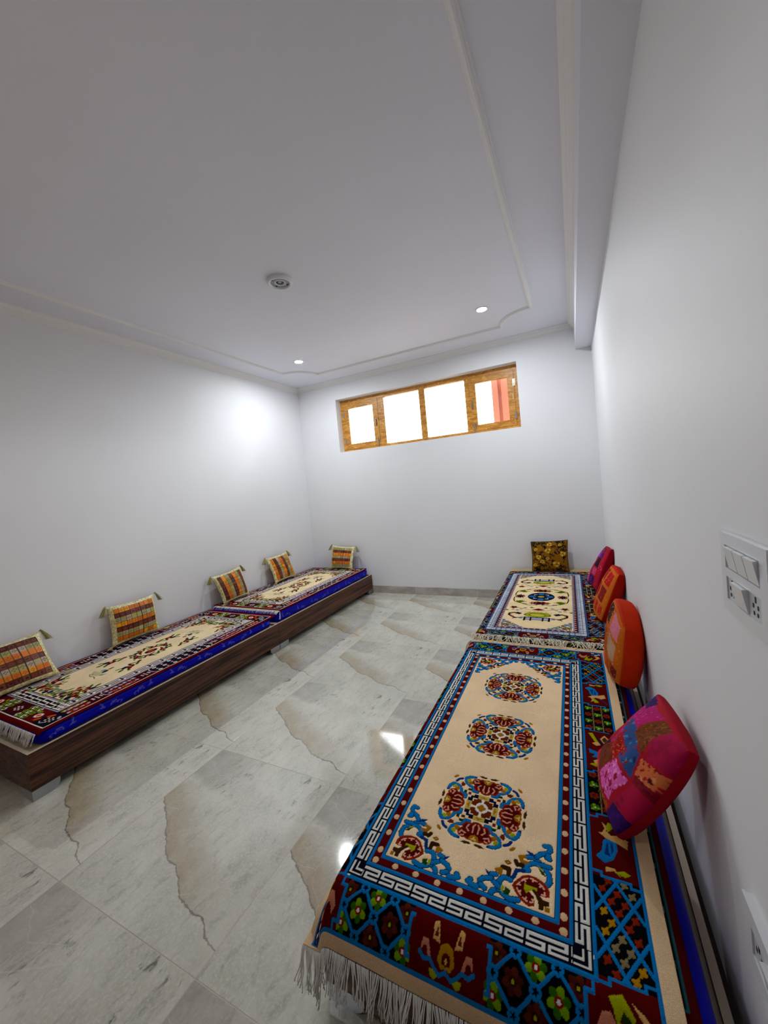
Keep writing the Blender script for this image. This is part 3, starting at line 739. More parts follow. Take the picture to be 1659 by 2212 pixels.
def p_flowers(cv, x0, x1, y0, y1, P, nx=3, ny=4):
    cv.rect(x0, x1, y0, y1, P['blk']); w, h = (x1-x0)/nx, (y1-y0)/ny
    for i in range(nx):
        if i: cv.line([(x0+i*w, y0+.004), (x0+i*w, y1-.004)], .0035, P['gry'])
    for i in range(nx):
        for j in range(ny):
            x, y = x0+(i+.5)*w, y0+(j+.5)*h; r = min(w, h)*.42
            if (i+j) % 2: petals(cv, x, y, r, [P['lgn'], P['grn']], P['lgn'], P['wht'])
            else: petals(cv, x, y, r, [P['rst']], '#3a1208', P['rst'])
    for i in range(1, nx):
        for j in range(1, ny): cv.ell(x0+i*w, y0+j*h, w*.16, w*.16, P['gld2'])

def p_hex(cv, x0, x1, y0, y1, P):
    cv.rect(x0, x1, y0, y1, P['blk']); xm, ym = (x0+x1)/2, (y0+y1)/2; w, h = x1-x0, y1-y0
    fl = [(x0+w*.14, y0+h*.72, 1), (x0+w*.5, y0+h*.76, 0), (x0+w*.86, y0+h*.72, 1), (x0+w*.2, y0+h*.2, 1), (x0+w*.5, y0+h*.24, 1), (x0+w*.8, y0+h*.2, 0), (x0+w*.32, y0+h*.48, 1), (x0+w*.7, y0+h*.48, 0)]
    fl = [(x0+w*.08, y0+h*.78, 1), (x0+w*.5, y0+h*.82, 0), (x0+w*.92, y0+h*.78, 1), (x0+w*.27, y0+h*.5, 1), (x0+w*.73, y0+h*.5, 0), (x0+w*.06, y0+h*.2, 0), (x0+w*.5, y0+h*.18, 1), (x0+w*.94, y0+h*.2, 0)]
    for x, y, g in fl:
        if g: petals(cv, x, y, h*.2, ['#4b2019', '#5a2a1c'], '#33160f', P['lim'])
        else: petals(cv, x, y, h*.21, [P['grn'], P['lgn']], P['red'], P['wht'])
    nodes = [(x0+w*.28, y0+h*.93), (x0+w*.72, y0+h*.93), (x0+w*.05, y0+h*.5), (x0+w*.5, y0+h*.5), (x0+w*.95, y0+h*.5), (x0+w*.28, y0+h*.07), (x0+w*.72, y0+h*.07)]
    for a, b in ((0, 2), (0, 3), (1, 3), (1, 4), (5, 2), (5, 3), (6, 3), (6, 4)): cv.line([nodes[a], nodes[b]], .0075, P['blu'])
    for a, b in nodes: cv.ell(a, b, .0125, .0135, P['blu']); cv.ell(a, b, .0055, .0055, P['blk'], 0, 5, .4)

def p_crane(cv, x0, x1, y0, y1, P):
    cv.rect(x0, x1, y0, y1, P['mar']); w, h = x1-x0, y1-y0; g = lambda pts: [(x0+a*w, y0+b*h) for a, b in pts]
    cv.poly(g([(.1, .72), (.3, .8), (.5, .72), (.62, .56), (.62, .42), (.45, .38), (.3, .45), (.25, .62)]), P['blu'])
    cv.poly(g([(.3, .66), (.45, .68), (.54, .56), (.52, .46), (.38, .48), (.34, .58)]), DBL if P['blu'] == BLU else '#36506e')
    cv.line(g([(.45, .66), (.44, .48)]), .005, P['blu'])
    cv.poly(g([(.2, .33), (.36, .4), (.62, .44), (.86, .5), (.9, .36), (.72, .3), (.5, .34), (.4, .28), (.42, .2), (.3, .13), (.36, .24), (.3, .32)]), P['crm'])
    cv.poly(g([(.42, .3), (.56, .22), (.62, .14), (.46, .12), (.4, .2)]), P['lim'])
    cv.poly(g([(.3, .92), (.5, .88), (.62, .94), (.5, .84), (.3, .85)]), P['crm']); cv.poly(g([(.5, .9), (.72, .93), (.86, .88), (.7, .84)]), P['lim'])
    cv.line(g([(.7, .28), (.86, .16), (.92, .1)]), .004, DBL)

def p_bird(cv, x0, x1, y0, y1, P):
    cv.rect(x0, x1, y0, y1, P['mar']); w, h = x1-x0, y1-y0; g = lambda pts: [(x0+a*w, y0+b*h) for a, b in pts]
    cv.poly(g([(.12, .92), (.26, .94), (.42, .72), (.34, .68)]), P['lim']); cv.poly(g([(.22, .66), (.42, .72), (.5, .64), (.36, .6)]), P['crm'])
    cv.poly(g([(.5, .8), (.66, .92), (.9, .74), (.74, .66), (.6, .7)]), P['crm']); cv.poly(g([(.56, .8), (.66, .87), (.82, .75), (.72, .7), (.6, .73)]), '#4f3a1c')
    cv.line(g([(.38, .82), (.52, .7), (.58, .56)]), .006, '#10243f'); cv.poly(g([(.6, .58), (.9, .6), (.92, .52), (.64, .5)]), P['lim'])
    cv.poly(g([(.1, .5), (.3, .46), (.5, .42), (.92, .5), (.6, .36), (.34, .3), (.18, .3), (.3, .38), (.12, .4)]), P['blu'])
    cv.poly(g([(.22, .22), (.4, .28), (.44, .18), (.3, .1)]), P['crm']); cv.poly(g([(.1, .12), (.3, .08), (.4, .14), (.2, .16)]), P['lim'])

def p_bat(cv, x0, x1, y0, y1, P):
    """y1 side is towards the rug centre"""
    cv.rect(x0, x1, y0, y1, P['mar']); w, h = x1-x0, y1-y0
    for s in (1, -1):
        g = lambda pts: [((x0+x1)/2+s*a*w, y0+b*h) for a, b in pts]
        cv.poly(g([(.1, .56), (.15, .9), (.22, .86), (.2, .6)]), P['crm']); cv.poly(g([(.13, .64), (.16, .82), (.19, .64)]), '#6b2a17')
        cv.poly(g([(0, .62), (.08, .56), (.12, .34), (.06, .22), (0, .24)]), P['gld']); cv.poly(g([(0, .48), (.05, .44), (.06, .3), (0, .28)]), '#5a150f')
        cv.poly(g([(0, .42), (.02, .36), (0, .3)]), P['crm'])
        cv.poly(g([(.2, .3), (.26, .56), (.34, .56), (.36, .34), (.31, .46), (.27, .44), (.25, .3)]), P['pnk'])
        cv.line(g([(0, .2), (.08, .12), (.16, .2), (.22, .3), (.3, .26), (.37, .34)]), .0075, P['blu'])
        cv.poly(g([(.1, .1), (.16, .16), (.22, .18), (.2, .06), (.15, .02)]), P['lim'])

def p_corner(cv, x0, x1, y0, y1, P):
    """corner block, x1/y0 side outwards"""
    cv.rect(x0, x1, y0, y1, P['mar']); w, h = x1-x0, y1-y0; g = lambda pts: [(x0+a*w, y0+b*h) for a, b in pts]
    cv.poly(g([(.3, .86), (.5, .96), (.66, .7), (.62, .62), (.5, .72), (.44, .62), (.54, .4), (.4, .56), (.36, .72)]), P['lim'])
    cv.poly(g([(.5, .74), (.6, .66), (.58, .58), (.48, .58), (.46, .66)]), '#2b3a12')
    cv.poly(g([(.1, .42), (.2, .64), (.32, .68), (.42, .5), (.44, .3), (.36, .42), (.26, .46), (.2, .38), (.16, .24)]), P['pnk'])
    cv.poly(g([(.62, .9), (.8, .78), (.94, .6), (.88, .44), (.7, .42), (.78, .54), (.78, .66)]), P['crm'])
    for a in range(3):
        for b in range(3):
            X, Y = .62+.12*a, .06+.1*b; cv.poly(g([(X, Y), (X+.1, Y), (X+.1, Y+.08), (X, Y+.08)]), [P['wht'], NAV, P['blu']][(a+b) % 3])

PAL_A = dict(blk='#07070f', blu=BLU, rst='#8a3414', gld='#b58a2e', gry='#8b7f63', grn=GRN, lgn='#86a83c', wht=WHT, gld2='#6d5431', lim=LIM, red='#8c1414', mar=MAR, crm='#d9b07a', pnk='#c98a74')
PAL_B = dict(blk='#0a0a14', blu='#5f7897', rst='#6c2418', gld='#b8a06a', gry='#98a0a8', grn='#3f5a36', lgn='#7d9a62', wht='#dcdfe0', gld2='#8a7a55', lim='#9aa33c', red='#7c1c1c', mar='#57100f', crm='#d8c29a', pnk='#c99a86')

def step_line(cv, pts, wd, col): cv.line(pts, wd, col)

def outer_panels(cv, ix, iy, ox, oy, P, ky=1., kx=1.):
    """ornamental border between inner frame (ix,iy) and outer frame (ox,oy)"""
    for sx in (1, -1):
        for sy in (1, -1):
            cv.T(sx, sy)
            b0, b1, b2, b3 = .115*ky, .31*ky, .515*ky, iy-.015
            p_flowers(cv, ix, ox, b0, b1, P); cv.T(sx, sy); p_crane(cv, ix, ox, b1, b2, P); cv.T(sx, -sy if False else sy); p_lattice(cv, ix, ox, b2, b3, P)
            a1, a2 = .095*kx, .295*kx
            cv.T(sx, -sy); p_hex(cv, a1, a2, -oy, -iy, P)
            cv.T(sx, -sy); p_corner(cv, a2, ox, -oy, -iy+.0, P)
            cv.rect(ix, ox, -iy, -iy+.015, P['mar'])
            cv.T(sx, sy); w = .0075
            for yb, dirn in ((b0, 1), (b1, 1), (b2, -1), (b3, 1)):
                s = .012*dirn; x = ix; L = ox-ix
                cv.line([(ix, yb+s), (ix+.2*L, yb+s), (ix+.2*L, yb), (ix+.82*L, yb), (ix+.82*L, yb-s), (ox, yb-s)], w, P['blu'])
            cv.T(sx, -sy)
            for xb, dirn in ((a1, 1), (a2, -1)):
                s = .012*dirn; L = oy-iy
                cv.line([(xb-s, -iy), (xb-s, -iy-.18*L), (xb+s*.3, -iy-.18*L), (xb+s*.3, -iy-.82*L), (xb-s, -iy-.82*L), (xb-s, -oy)], w, P['blu'])
        cv.T(sx, 1); p_bird(cv, ix, ox, -.115*ky, .115*ky, P)
    for sy in (1, -1):
        cv.T(1, sy); p_bat(cv, -.088*kx, .088*kx, -oy, -iy, P)
    cv.T()

def pattern_medallions(res):
    hx, hy = .467, .918
    cv = Canvas(-hx, hx, -hy, hy, res, '#e8cfae')
    cv.frame(.433, .881, BLU); cv.frame(.424, .872, MAR)
    outer_panels(cv, .318, .759, .424, .872, PAL_A)
    for a in (.4285,): cv.line([(-a, -.8765), (a, -.8765), (a, .8765), (-a, .8765)], .009, BLU, True)
    cv.frame(.319, .760, BLU); cv.frame(.310, .751, NAV)
    for s in (1, -1):
        cv.T(1, s); key_run(cv, -.31, .31, -.7295, .032, .0485, WHT, .0068, True, s)
        cv.T(s, 1); key_run(cv, -.752, .752, .2895, .032, .0488, WHT, .0068, False, s)
    cv.T()
    for sx, sy in SGN:   # mitred corners of the key band
        cv.T(sx, sy); cv.rect(.2685, .310, -.751, -.708, NAV)
        cv.line([(.272, -.743), (.303, -.743), (.303, -.712)], .0058, WHT); cv.line([(.272, -.730), (.290, -.730), (.290, -.712)], .0058, WHT)
    cv.T()
    cv.frame(.270, .709, BLU); cv.frame(.261, .700, MAR)
    n = 23
    for k in range(n):
        y = -.655+1.31*k/(n-1)
        for s in (1, -1): cv.ell(s*.2495, y, .0085, .0098, '#e8c8a4')
    n = 7
    for k in range(n):
        x = -.187+.374*k/(n-1)
        for s in (1, -1): cv.ell(x, s*.6875, .0085, .0085, '#e8c8a4')
    for sx, sy in SGN: cv.ell(sx*.2495, sy*.6885, .009, .0095, '#e8c8a4')
    cv.frame(.239, .676, BLU); cv.frame(.2305, .667, '#1c2b46'); cv.frame(.2285, .665, BEI)
    for sx, sy in SGN: corner_motif(cv, sx*.230, sy*.667, sx, -sy if False else (1 if sy < 0 else -1))
    for y in (.375, -.022, -.411): medallion(cv, 0, y)
    cv.T(); return cv

def pattern_cauldron(res):
    hx, hy0, hy1 = .452, -.93, 1.045
    cv = Canvas(-hx, hx, hy0, hy1, res, '#cdb58e')
    LAV, SLA = '#8f96b4', '#4a6790'
    cv.frame(.438, .92, SLA); cv.frame(.43, .912, MAR)
    outer_panels(cv, .330, .815, .43, .912, PAL_B, 1.05, 1.02)
    cv.frame(.332, .817, SLA); cv.frame(.325, .81, '#0f1226')
    for s in (1, -1):
        cv.T(1, s); key_run(cv, -.32, .32, -.797, .018, .034, '#cfd3dc', .0055, True, s); key_run(cv, -.32, .32, -.777, .014, .034, '#b9bfd0', .005, True, -s)
        cv.T(s, 1); key_run(cv, -.80, .80, .313, .019, .036, '#d3d7de', .0062, False, s); key_run(cv, -.80, .80, .290, .019, .036, '#c9cedb', .0062, False, -s)
    cv.T(); cv.frame(.277, .765, LAV); cv.frame(.273, .761, '#20233f'); cv.frame(.268, .757, '#5a1014')
    for k in range(40):
        y = -.74+1.48*k/39
        for s in (1, -1): cv.rect(s*.259-.006, s*.259+.006, y-.007, y+.007, '#dcb9a0')
    for k in range(13):
        x = -.235+.47*k/12
        for s in (1, -1): cv.rect(x-.007, x+.007, s*.7495-.005, s*.7495+.005, '#dcb9a0')
    cv.frame(.251, .742, '#8d95b5'); cv.frame(.244, .735, '#f6e2bd')
    P = dict(blu='#7f98b0', dbl='#33465f', brn='#3a2616', gld='#a98a4c', grn='#55704a', lim='#98a650', rst='#6a2a1e', mar='#4c1012', pnk='#d8c0b0')
    for sx, sy in SGN: corner_motif(cv, sx*.244, sy*.735, sx, 1 if sy < 0 else -1, .72, P)
    # oval medallion
    cv.T(); cv.ell(0, 0, .108, .118, '#0d1830')
    for k in range(8):
        a = PI/4*k; cv.ell(.07*math.cos(a), .076*math.sin(a), .03, .026, '#3d74a8' if k % 2 == 0 else '#14203a', a)
        if k % 2: cv.rect(.066*math.cos(a)-.014, .066*math.cos(a)+.014, .07*math.sin(a)-.012, .07*math.sin(a)+.012, '#dfe2e2'); cv.rect(.06*math.cos(a)-.01, .06*math.cos(a)+.01, .063*math.sin(a)-.009, .063*math.sin(a)+.009, '#10182c')
    cv.ell(0, 0, .026, .024, '#c2a052')
    for s in (1, -1):
        cv.T(s, 1); cv.ell(.172, 0, .04, .047, '#5c1514', 0, 8, .1); cv.ell(.172, 0, .018, .03, '#1c0a14')
        for k in range(9): cv.ell(.172+.03*math.cos(k*.7), .034*math.sin(k*.7), .0045, .006, '#dfb9a8')
        cv.T(1, s); cv.ell(0, .178, .078, .04, '#6a1d18', 0, 10, .1); cv.ell(0, .178, .03, .02, '#231018')
        for k in range(9): cv.ell(.058*math.cos(k*.7), .178+.026*math.sin(k*.7), .006, .005, '#d9a898')
        for t in (1, -1):
            cv.T(t, s); G = '#5b6f25'
            cv.line([(.10, .215), (.15, .19), (.205, .15), (.216, .08), (.214, .03)], .010, '#3a451f'); cv.line([(.11, .15), (.15, .165), (.19, .13)], .014, '#8d9a3e')
            cv.poly([(.12, .13), (.155, .2), (.2, .165), (.16, .12)], G); cv.line([(.02, .225), (.08, .235), (.13, .215)], .009, '#4c5c22')
            cv.poly([(.03, .30), (.06, .275), (.065, .31)], G)
            cv.line([(0, .385), (.05, .365), (.1, .34), (.17, .30)], .006, '#59602c'); cv.line([(0, .40), (.08, .395), (.13, .40)], .006, '#c2b243')
            # star flower and leaves
            petals(cv, .19, .305, .030, ['#6d2b1e', '#5d2018'], '#3d140f', '#8c4a36', 5)
            cv.poly([(.215, .375), (.245, .355), (.24, .395)], '#6f8a3c')
            for a, b in ((.13, .345), (.155, .37), (.10, .31), (.19, .36)): cv.rect(a-.013, a+.013, b-.008, b+.008, '#8fa3b5'); cv.rect(a-.004, a+.006, b-.008, b+.002, '#3c4c60')
            # dragons beside the tables
            cv.line([(.135, .452), (.17, .43), (.205, .45), (.205, .49), (.18, .52), (.15, .545)], .017, '#3a1a16'); cv.line([(.165, .445), (.19, .455), (.19, .485), (.165, .515)], .007, '#cda98c')
            cv.poly([(.11, .44), (.15, .415), (.165, .45), (.13, .47)], '#191b34'); cv.line([(.10, .525), (.15, .54), (.17, .56)], .012, '#2b1c1c'); cv.rect(.10, .125, .535, .555, '#8ba0b0')
        cv.T(1, s)
        cv.poly([(-.05, .345), (0, .31), (.05, .345), (0, .365)], '#6b1a1c'); cv.line([(-.095, .425), (0, .415), (.095, .425)], .007, '#3d3318')
        for a in (-.06, -.03, 0, .03, .06): cv.ell(a, .412, .008, .010, '#b3a23a')
        cv.ell(0, .465, .098, .045, '#5f6f1e'); cv.ell(0, .465, .085, .037, '#a9b048'); cv.ell(0, .466, .062, .030, '#6a7a26'); cv.ell(0, .467, .052, .026, '#cfc76a')
        cv.rect(-.09, .09, .512, .522, '#15162a'); cv.rect(-.08, .08, .522, .575, '#b9bad0')
        for a in (-.085, -.042, .042, .085): cv.rect(a-.007, a+.007, .515, .592, '#15162a')
        cv.rect(-.08, .08, .566, .573, '#15162a'); cv.rect(-.08, .08, .528, .533, '#15162a')
    cv.T(); return cv

def spray(cv, x, y, ang, k=1., cols=None):
    """small woven flower spray"""
    R = cols or ['#8a1f1a', '#1d2440', '#4c6b34', '#8aa05c', '#c98a74']
    c, s = math.cos(ang), math.sin(ang)
    def E(u, v, rx, ry, col, a=0.): cv.ell(x+(u*c-v*s)*k, y+(u*s+v*c)*k, rx*k, ry*k, col, a+ang)
    E(-.045, .012, .022, .008, R[2], .5); E(-.04, -.015, .02, .008, R[3], -.5); E(.05, .0, .018, .009, R[2], .2); E(.035, -.03, .018, .008, R[3], -.7); E(.03, .03, .018, .008, R[2], .8)
    E(-.008, .006, .022, .017, R[0], .3); E(.016, -.012, .018, .014, R[1], .2); E(.012, .016, .014, .011, R[0], 1.); E(-.005, .002, .008, .006, R[4]); E(-.07, .0, .016, .009, R[0], .1); E(-.025, -.02, .012, .009, R[1], .9)

def pattern_floral(res, hl=.862, seed=3, dark='#131329'):
    rnd = random.Random(seed)
    hx, hy = .452, hl+.035; LAV, WH = '#c9c2d2', '#f6efe6'
    cv = Canvas(-hx, hx, -hy, hy, res, '#6a1015')
    cv.frame(.433, hl+.003, WH); cv.frame(.427, hl-.003, dark)
    iy = hl-.117; ix = .313
    # border cartouches
    mar, org, gr = '#6b1218', '#d9661e', '#8aa03c'
    def dots(x, y, horizontal):
        for a, b in ((0, 0), (.022, .012), (-.022, -.012), (.022, -.012), (-.022, .012), (.0, .022), (0, -.022)):
            u, v = (a, b*.8) if horizontal else (b*.8, a); cv.rect(x+u-.006, x+u+.006, y+v-.005, y+v+.005, WH)
    def vine(x0, x1, y0, y1, vert, col1, col2):
        n = 7
        for k in range(n):
            t = (k+.5)/n; sgn = 1 if k % 2 else -1
            x = (x0+x1)/2+sgn*.024 if vert else x0+(x1-x0)*t; y = y0+(y1-y0)*t if vert else (y0+y1)/2+sgn*.024
            cv.ell(x, y, .016, .013, col1 if k % 2 else col2, rnd.random()*3); cv.ell(x, y, .007, .006, dark if k % 2 else WH)
            cv.ell(x+(.022 if vert else 0)*-sgn*2, y+(0 if vert else .022)*-sgn*2, .013, .008, LAV, rnd.random()*3)
    def latt(x0, x1, y0, y1, vert):
        nx, ny = (3, 5) if vert else (5, 3)
        for i in range(nx):
            for j in range(ny):
                x, y = x0+(i+.5)*(x1-x0)/nx, y0+(j+.5)*(y1-y0)/ny
                cv.poly([(x-.018, y), (x, y-.018), (x+.018, y), (x, y+.018)], gr if (i+j) % 3 else WH); cv.poly([(x-.009, y), (x, y-.009), (x+.009, y), (x, y+.009)], '#2f4a1e' if (i+j) % 2 else dark)
    L = iy
    for s in (1, -1):
        for t in (1, -1):
            cv.T(s, t)
            segs = [(0, .22, 'f'), (.22, .33, 'd'), (.33, .52, 'v'), (.52, .62, 'd'), (.62, L-.01, 'o')]
            for a, b, kd in segs:
                a, b = a*L/.745, b*L/.745 if kd != 'o' else b
                xa, xb = ix+.006, .425
                if kd == 'f':
                    cv.rect(xa, xb, a, b, '#171629')
                    for i in range(4):
                        for j in range(3):
                            px, py = xa+(j+.5)*(xb-xa)/3, a+(i+.5)*(b-a)/4; cv.ell(px, py, .013, .013, WH if (i+j) % 2 else '#7c2030'); cv.ell(px, py, .006, .006, '#6c9a58' if (i+j) % 2 else WH)
                elif kd == 'd':
                    cv.rect(xa, xb, a, b, '#471018'); cv.line([(xa, a), (xa+.03, a+.015), (xb-.03, a+.015), (xb, a)], .006, LAV); dots((xa+xb)/2, (a+b)/2, False)
                elif kd == 'v':
                    cv.rect(xa, xb, a, b, mar); vine(xa, xb, a, b, True, '#cf7a5a', '#8f9cb0')
                else:
                    cv.rect(xa, xb, a, b, mar); vine(xa, xb, a, b, True, org, gr)
            ya, yb = -hl+.005, -iy-.006
            segs = [(0, .075, 'd'), (.075, .185, 'l'), (.185, .3, 'o')]
            for a, b, kd in segs:
                if kd == 'd': cv.rect(a, b, ya, yb, '#471018'); dots((a+b)/2*0+.0, (ya+yb)/2, True)
                elif kd == 'l': cv.rect(a, b, ya, yb, '#3c1018'); latt(a, b, ya, yb, False)
                else: cv.rect(a, b, ya, yb, mar); cv.ell((a+b)/2, (ya+yb)/2, .026, .02, WH, .4); cv.ell((a+b)/2, (ya+yb)/2, .015, .011, org, .4); cv.ell(b-.02, ya+.03, .02, .01, org, .8); cv.ell(a+.02, yb-.03, .016, .009, gr, .5)
            cv.T(s, -1 if t > 0 else 1)
            # dark corner block
            cv.rect(.3, .425, -hl+.005, -iy-.006, '#141322'); dots(.365, -hl+.055, True); cv.ell(.33, -iy-.035, .024, .011, org, .7); cv.ell(.40, -iy-.03, .018, .009, LAV, -.6); cv.line([(.32, -hl+.03), (.34, -hl+.02), (.36, -hl+.03)], .006, LAV)
    cv.T()
    cv.frame(ix+.004, iy+.004, LAV); cv.frame(ix-.003, iy-.003, '#190d18')
    ky, kx = iy-.037, ix-.037
    for s in (1, -1):
        cv.T(1, s); key_run(cv, -ix+.005, ix-.005, -ky, .056, .088, WH, .0098, True, s, False)
        cv.T(s, 1); key_run(cv, -iy+.005, iy-.005, kx, .056, .092, WH, .0098, False, s, False)
    cv.T(); fx, fy = ix-.075, iy-.075
    cv.frame(fx+.007, fy+.007, LAV); cv.frame(fx, fy, '#4a1b1c'); cv.frame(fx-.006, fy-.006, '#fae8c6')
    # centre ring of flowers
    R = ['#7d1a18', '#1d2440', '#4c6b34', '#8aa05c', '#c98a74']
    cv.ell(0, 0, .032, .048, '#33101a'); cv.ell(0, 0, .018, .028, '#b5543c', 0, 6, .2)
    for k in range(6):
        a = 2*PI*k/6+.5; spray(cv, .078*math.cos(a), .115*math.sin(a), a+PI/2, 1.05, R)
    for s, t in SGN: spray(cv, s*.115, t*.235, PI/2*t+.25*s, 1.3, R)
    for t in (1, -1):
        # lotus and butterfly-like spray between centre and ends
        for k in range(7):
            a = PI*k/6; cv.ell(.05*math.cos(a)*1.1, t*(.365+.03*math.sin(a)), .018, .010, ['#d9d3bb', '#7f9a74', '#c9c2a0'][k % 3], a)
        cv.ell(0, t*.375, .035, .028, '#d8cfa8'); cv.ell(.01, t*.335, .016, .024, '#2b3550', .4); cv.ell(-.02, t*.33, .012, .018, '#8fa7a0', -.4); cv.ell(0, t*.29, .01, .02, '#7d1a18')
        cv.line([(-.05, t*.40), (-.02, t*.42), (.03, t*.415), (.06, t*.43)], .005, '#5b2a1c')
        for s in (1, -1):
            spray(cv, s*(fx-.06), t*(fy-.06), PI/4*s*t, 1.4, R); spray(cv, s*(fx-.14), t*(fy-.045), .2*s, 1.15, R); spray(cv, s*(fx-.045), t*(fy-.14), PI/2, 1.15, R); spray(cv, s*(fx-.11), t*(fy-.11), 1., .9, ['#c98a74', '#8a1f1a', '#6f8a54', '#c9b060', '#33405c'])
            spray(cv, s*.05, t*(fy-.06), .5*s, 1.1, ['#9aa48a', '#33405c', '#6f8a54', '#c9b060', '#c98a74'])
    return cv

# ------------------------------------------------------------------ rug bodies
def profile(pts):
    """arc-length parametrised drape: pts (offset, z) -> function of arc length"""
    p = np.array(pts); s = np.concatenate([[0], np.cumsum(np.hypot(*np.diff(p, axis=0).T))])
    # smooth the corners a little by resampling through a Catmull-like average
    return lambda a: (np.interp(a, s, p[:, 0]), np.interp(a, s, p[:, 1]))
def smooth_pts(pts, n=3):
    p = np.array(pts, float)
    for _ in range(n):
        q = [p[0]]
        for a, b in zip(p[:-1], p[1:]): q += [a*.75+b*.25, a*.25+b*.75]
        q.append(p[-1]); p = np.array(q)
    return p

def rug(name, cv, cx, cy, rot, z, mat, label, drops, thick=.008, fl=.0012, wave=.0025, group=None):
    """drops: dict side -> (start distance from centre line, [(out, down), ...]) drape past the mattress edge"""
    o = empty(name, (cx, cy, z), label, 'rug', group)
    X, Y = np.meshgrid(cv.xs, cv.ys)
    Zd = np.zeros_like(X); Xo, Yo = X.copy(), Y.copy()
    c, s = math.cos(rot), math.sin(rot)
    for side, (st, pts) in drops.items():
        f = profile(smooth_pts([(0, 0)]+pts)); v = {'+x': X, '-x': -X, '+y': Y, '-y': -Y}[side]
        a = np.clip(v-st, 0, None); out, down = f(a); m = v > st
        if side[1] == 'x': Xo = np.where(m, (1 if side[0] == '+' else -1)*(st+out), Xo)
        else: Yo = np.where(m, (1 if side[0] == '+' else -1)*(st+out), Yo)
        Zd = Zd+np.where(m, down, 0)
    Zd = np.maximum(Zd, -.135)
    rl = cv.relief()
    n1 = np.sin(X*21+np.sin(Y*7)*1.3)*np.sin(Y*17+1.7*np.sin(X*9))
    P = np.stack([cx+Xo*c-Yo*s, cy+Xo*s+Yo*c, z+Zd-rl*fl+n1*wave*.4], -1)
    grid_mesh('pile', P, cv.c, mat, o, thick)
    return o, (lambda x, y: (cx+x*c-y*s, cy+x*s+y*c))

def fringe(parent, starts, dirfn, length, r, mat, name='fringe', clump=5, n=6):
    """strands from the points in starts; dirfn(i, t) gives the displacement at fraction t"""
    V, F = [], []
    off = None
    for i, p in enumerate(starts):
        if i % clump == 0: off = (random.uniform(-.012, .012), random.uniform(-.006, .012), random.uniform(.75, 1.12))
        L = length*off[2]*random.uniform(.85, 1.1); ph = random.uniform(0, 6.28); am = random.uniform(.001, .004)
        pts = []
        for k in range(n):
            t = k/(n-1); d = dirfn(t, L, off, i)
            pts.append((p[0]+d[0]+am*math.sin(ph+t*7)*t, p[1]+d[1]+am*math.cos(ph+t*6)*t, p[2]+d[2]))
        tube(V, F, pts, r*random.uniform(.8, 1.2), 4, .8)
    return mesh_obj(name, V, F, mat, parent)

# right foreground rug
cvA = pattern_medallions(.002)
FD = [(.03, -.002), (.06, -.018), (.085, -.045), (.098, -.075), (.102, -.115), (.104, -.16)]
LD = [(.012, -.001), (.022, -.006), (.03, -.018), (.036, -.035), (.044, -.06), (.058, -.083), (.07, -.095), (.09, -.108), (.095, -.15)]
rA, tA = rug('rug', cvA, 3.193, -2.995, 0.006, RZ, M_RUG, 'large beige rug with three round medallions on the right foreground daybed',
             {'-x': (.312, LD), '-y': (.752, FD)}, group=None)
# end fringe of that rug, hanging in front of the base
fD = profile(smooth_pts([(0, 0)]+FD)); e = .918-.752; oo, dd = fD(np.array([e]))
st = []
for k in range(330):
    x = -.467+.93*k/329+random.uniform(-.002, .002)
    lx, ld = profile(smooth_pts([(0, 0)]+LD))(np.array([max(0., -x-.312)]))
    xx = x if x > -.312 else -(.312+float(lx[0]))
    a, b = tA(xx, -(.752+float(oo[0]))); st.append((a, b, max(RZ-.135, RZ+float(dd[0])+float(ld[0]))-.003))
def hang(t, L, off, i):
    j = ((i*7919) % 101)/101-.5
    return (off[0]*t*1.6+.014*j*t*t, -.008*t-abs(off[1])*t*1.6-.008*abs(j)*t, -L*t*(1+.25*j))
fringe(rA, st, hang, .1, .0017, M_FRINGE, clump=6, n=8)
# rug underneath it, showing as a strip on the wall side
cvU = Canvas(-.415, .415, -.89, .89, .004, '#4a0e12')
cvU.frame(.398, .872, '#2f6f74'); cvU.frame(.392, .866, '#101014')
for k in range(300):
    a, b = random.uniform(-.385, .385), random.uniform(-.86, .86); cvU.ell(a, b, .012, .008, random.choice(['#5a1214', '#25443a', '#7d5a2a', '#1c2430']), random.random()*3)
for k in range(60):
    cvU.ell(.382, -.85+k*.029, .008, .009, ['#5a1214', '#20483f', '#8b8f86', '#241a14'][k % 4])
rug('rug', cvU, 3.277, -2.862, 0, RZ-.009, M_RUGF, 'dark red rug with teal line showing beneath the three-medallion rug along the wall', {}, .006, 0, .0)
# right far rug
LDB = [(.018, -.002), (.032, -.009), (.042, -.022), (.048, -.045), (.058, -.07), (.068, -.092), (.09, -.108), (.1, -.15)]
cvB = pattern_cauldron(.003)
rB, tB = rug('rug', cvB, 3.217, -1.075, 0.012, RZ+.001, M_RUGF, 'beige rug with two cauldrons on tables and blue oval on the right far daybed', {'-x': (.345, LDB)})
st = []
for k in range(250):
    x = -.40+.85*k/249; a, b = tB(x, -.928); st.append((a, b, RZ+.004))
def lay(t, L, off, i):
    j = ((i*7919) % 97)/97-.5; z = .013*math.sin(min(1, t*1.2)*PI)*(1+j)-.002*t
    return (off[0]*4*t+.05*j*t+.008*math.sin(t*5+i), -L*t*(.75+.5*j), max(-.001, z))
fringe(rB, st, lay, .105, .0021, M_FRINGE2, clump=4, n=8)
st = [(2.842-.002*k, -2.03-.004*k, RZ-.03) for k in range(9)]
fringe(rB, st, lambda t, L, off, i: (-.03*t+off[0]*t, -.05*t, -.055*t*t), .08, .0018, M_FRINGE2, 'fringe', 3)
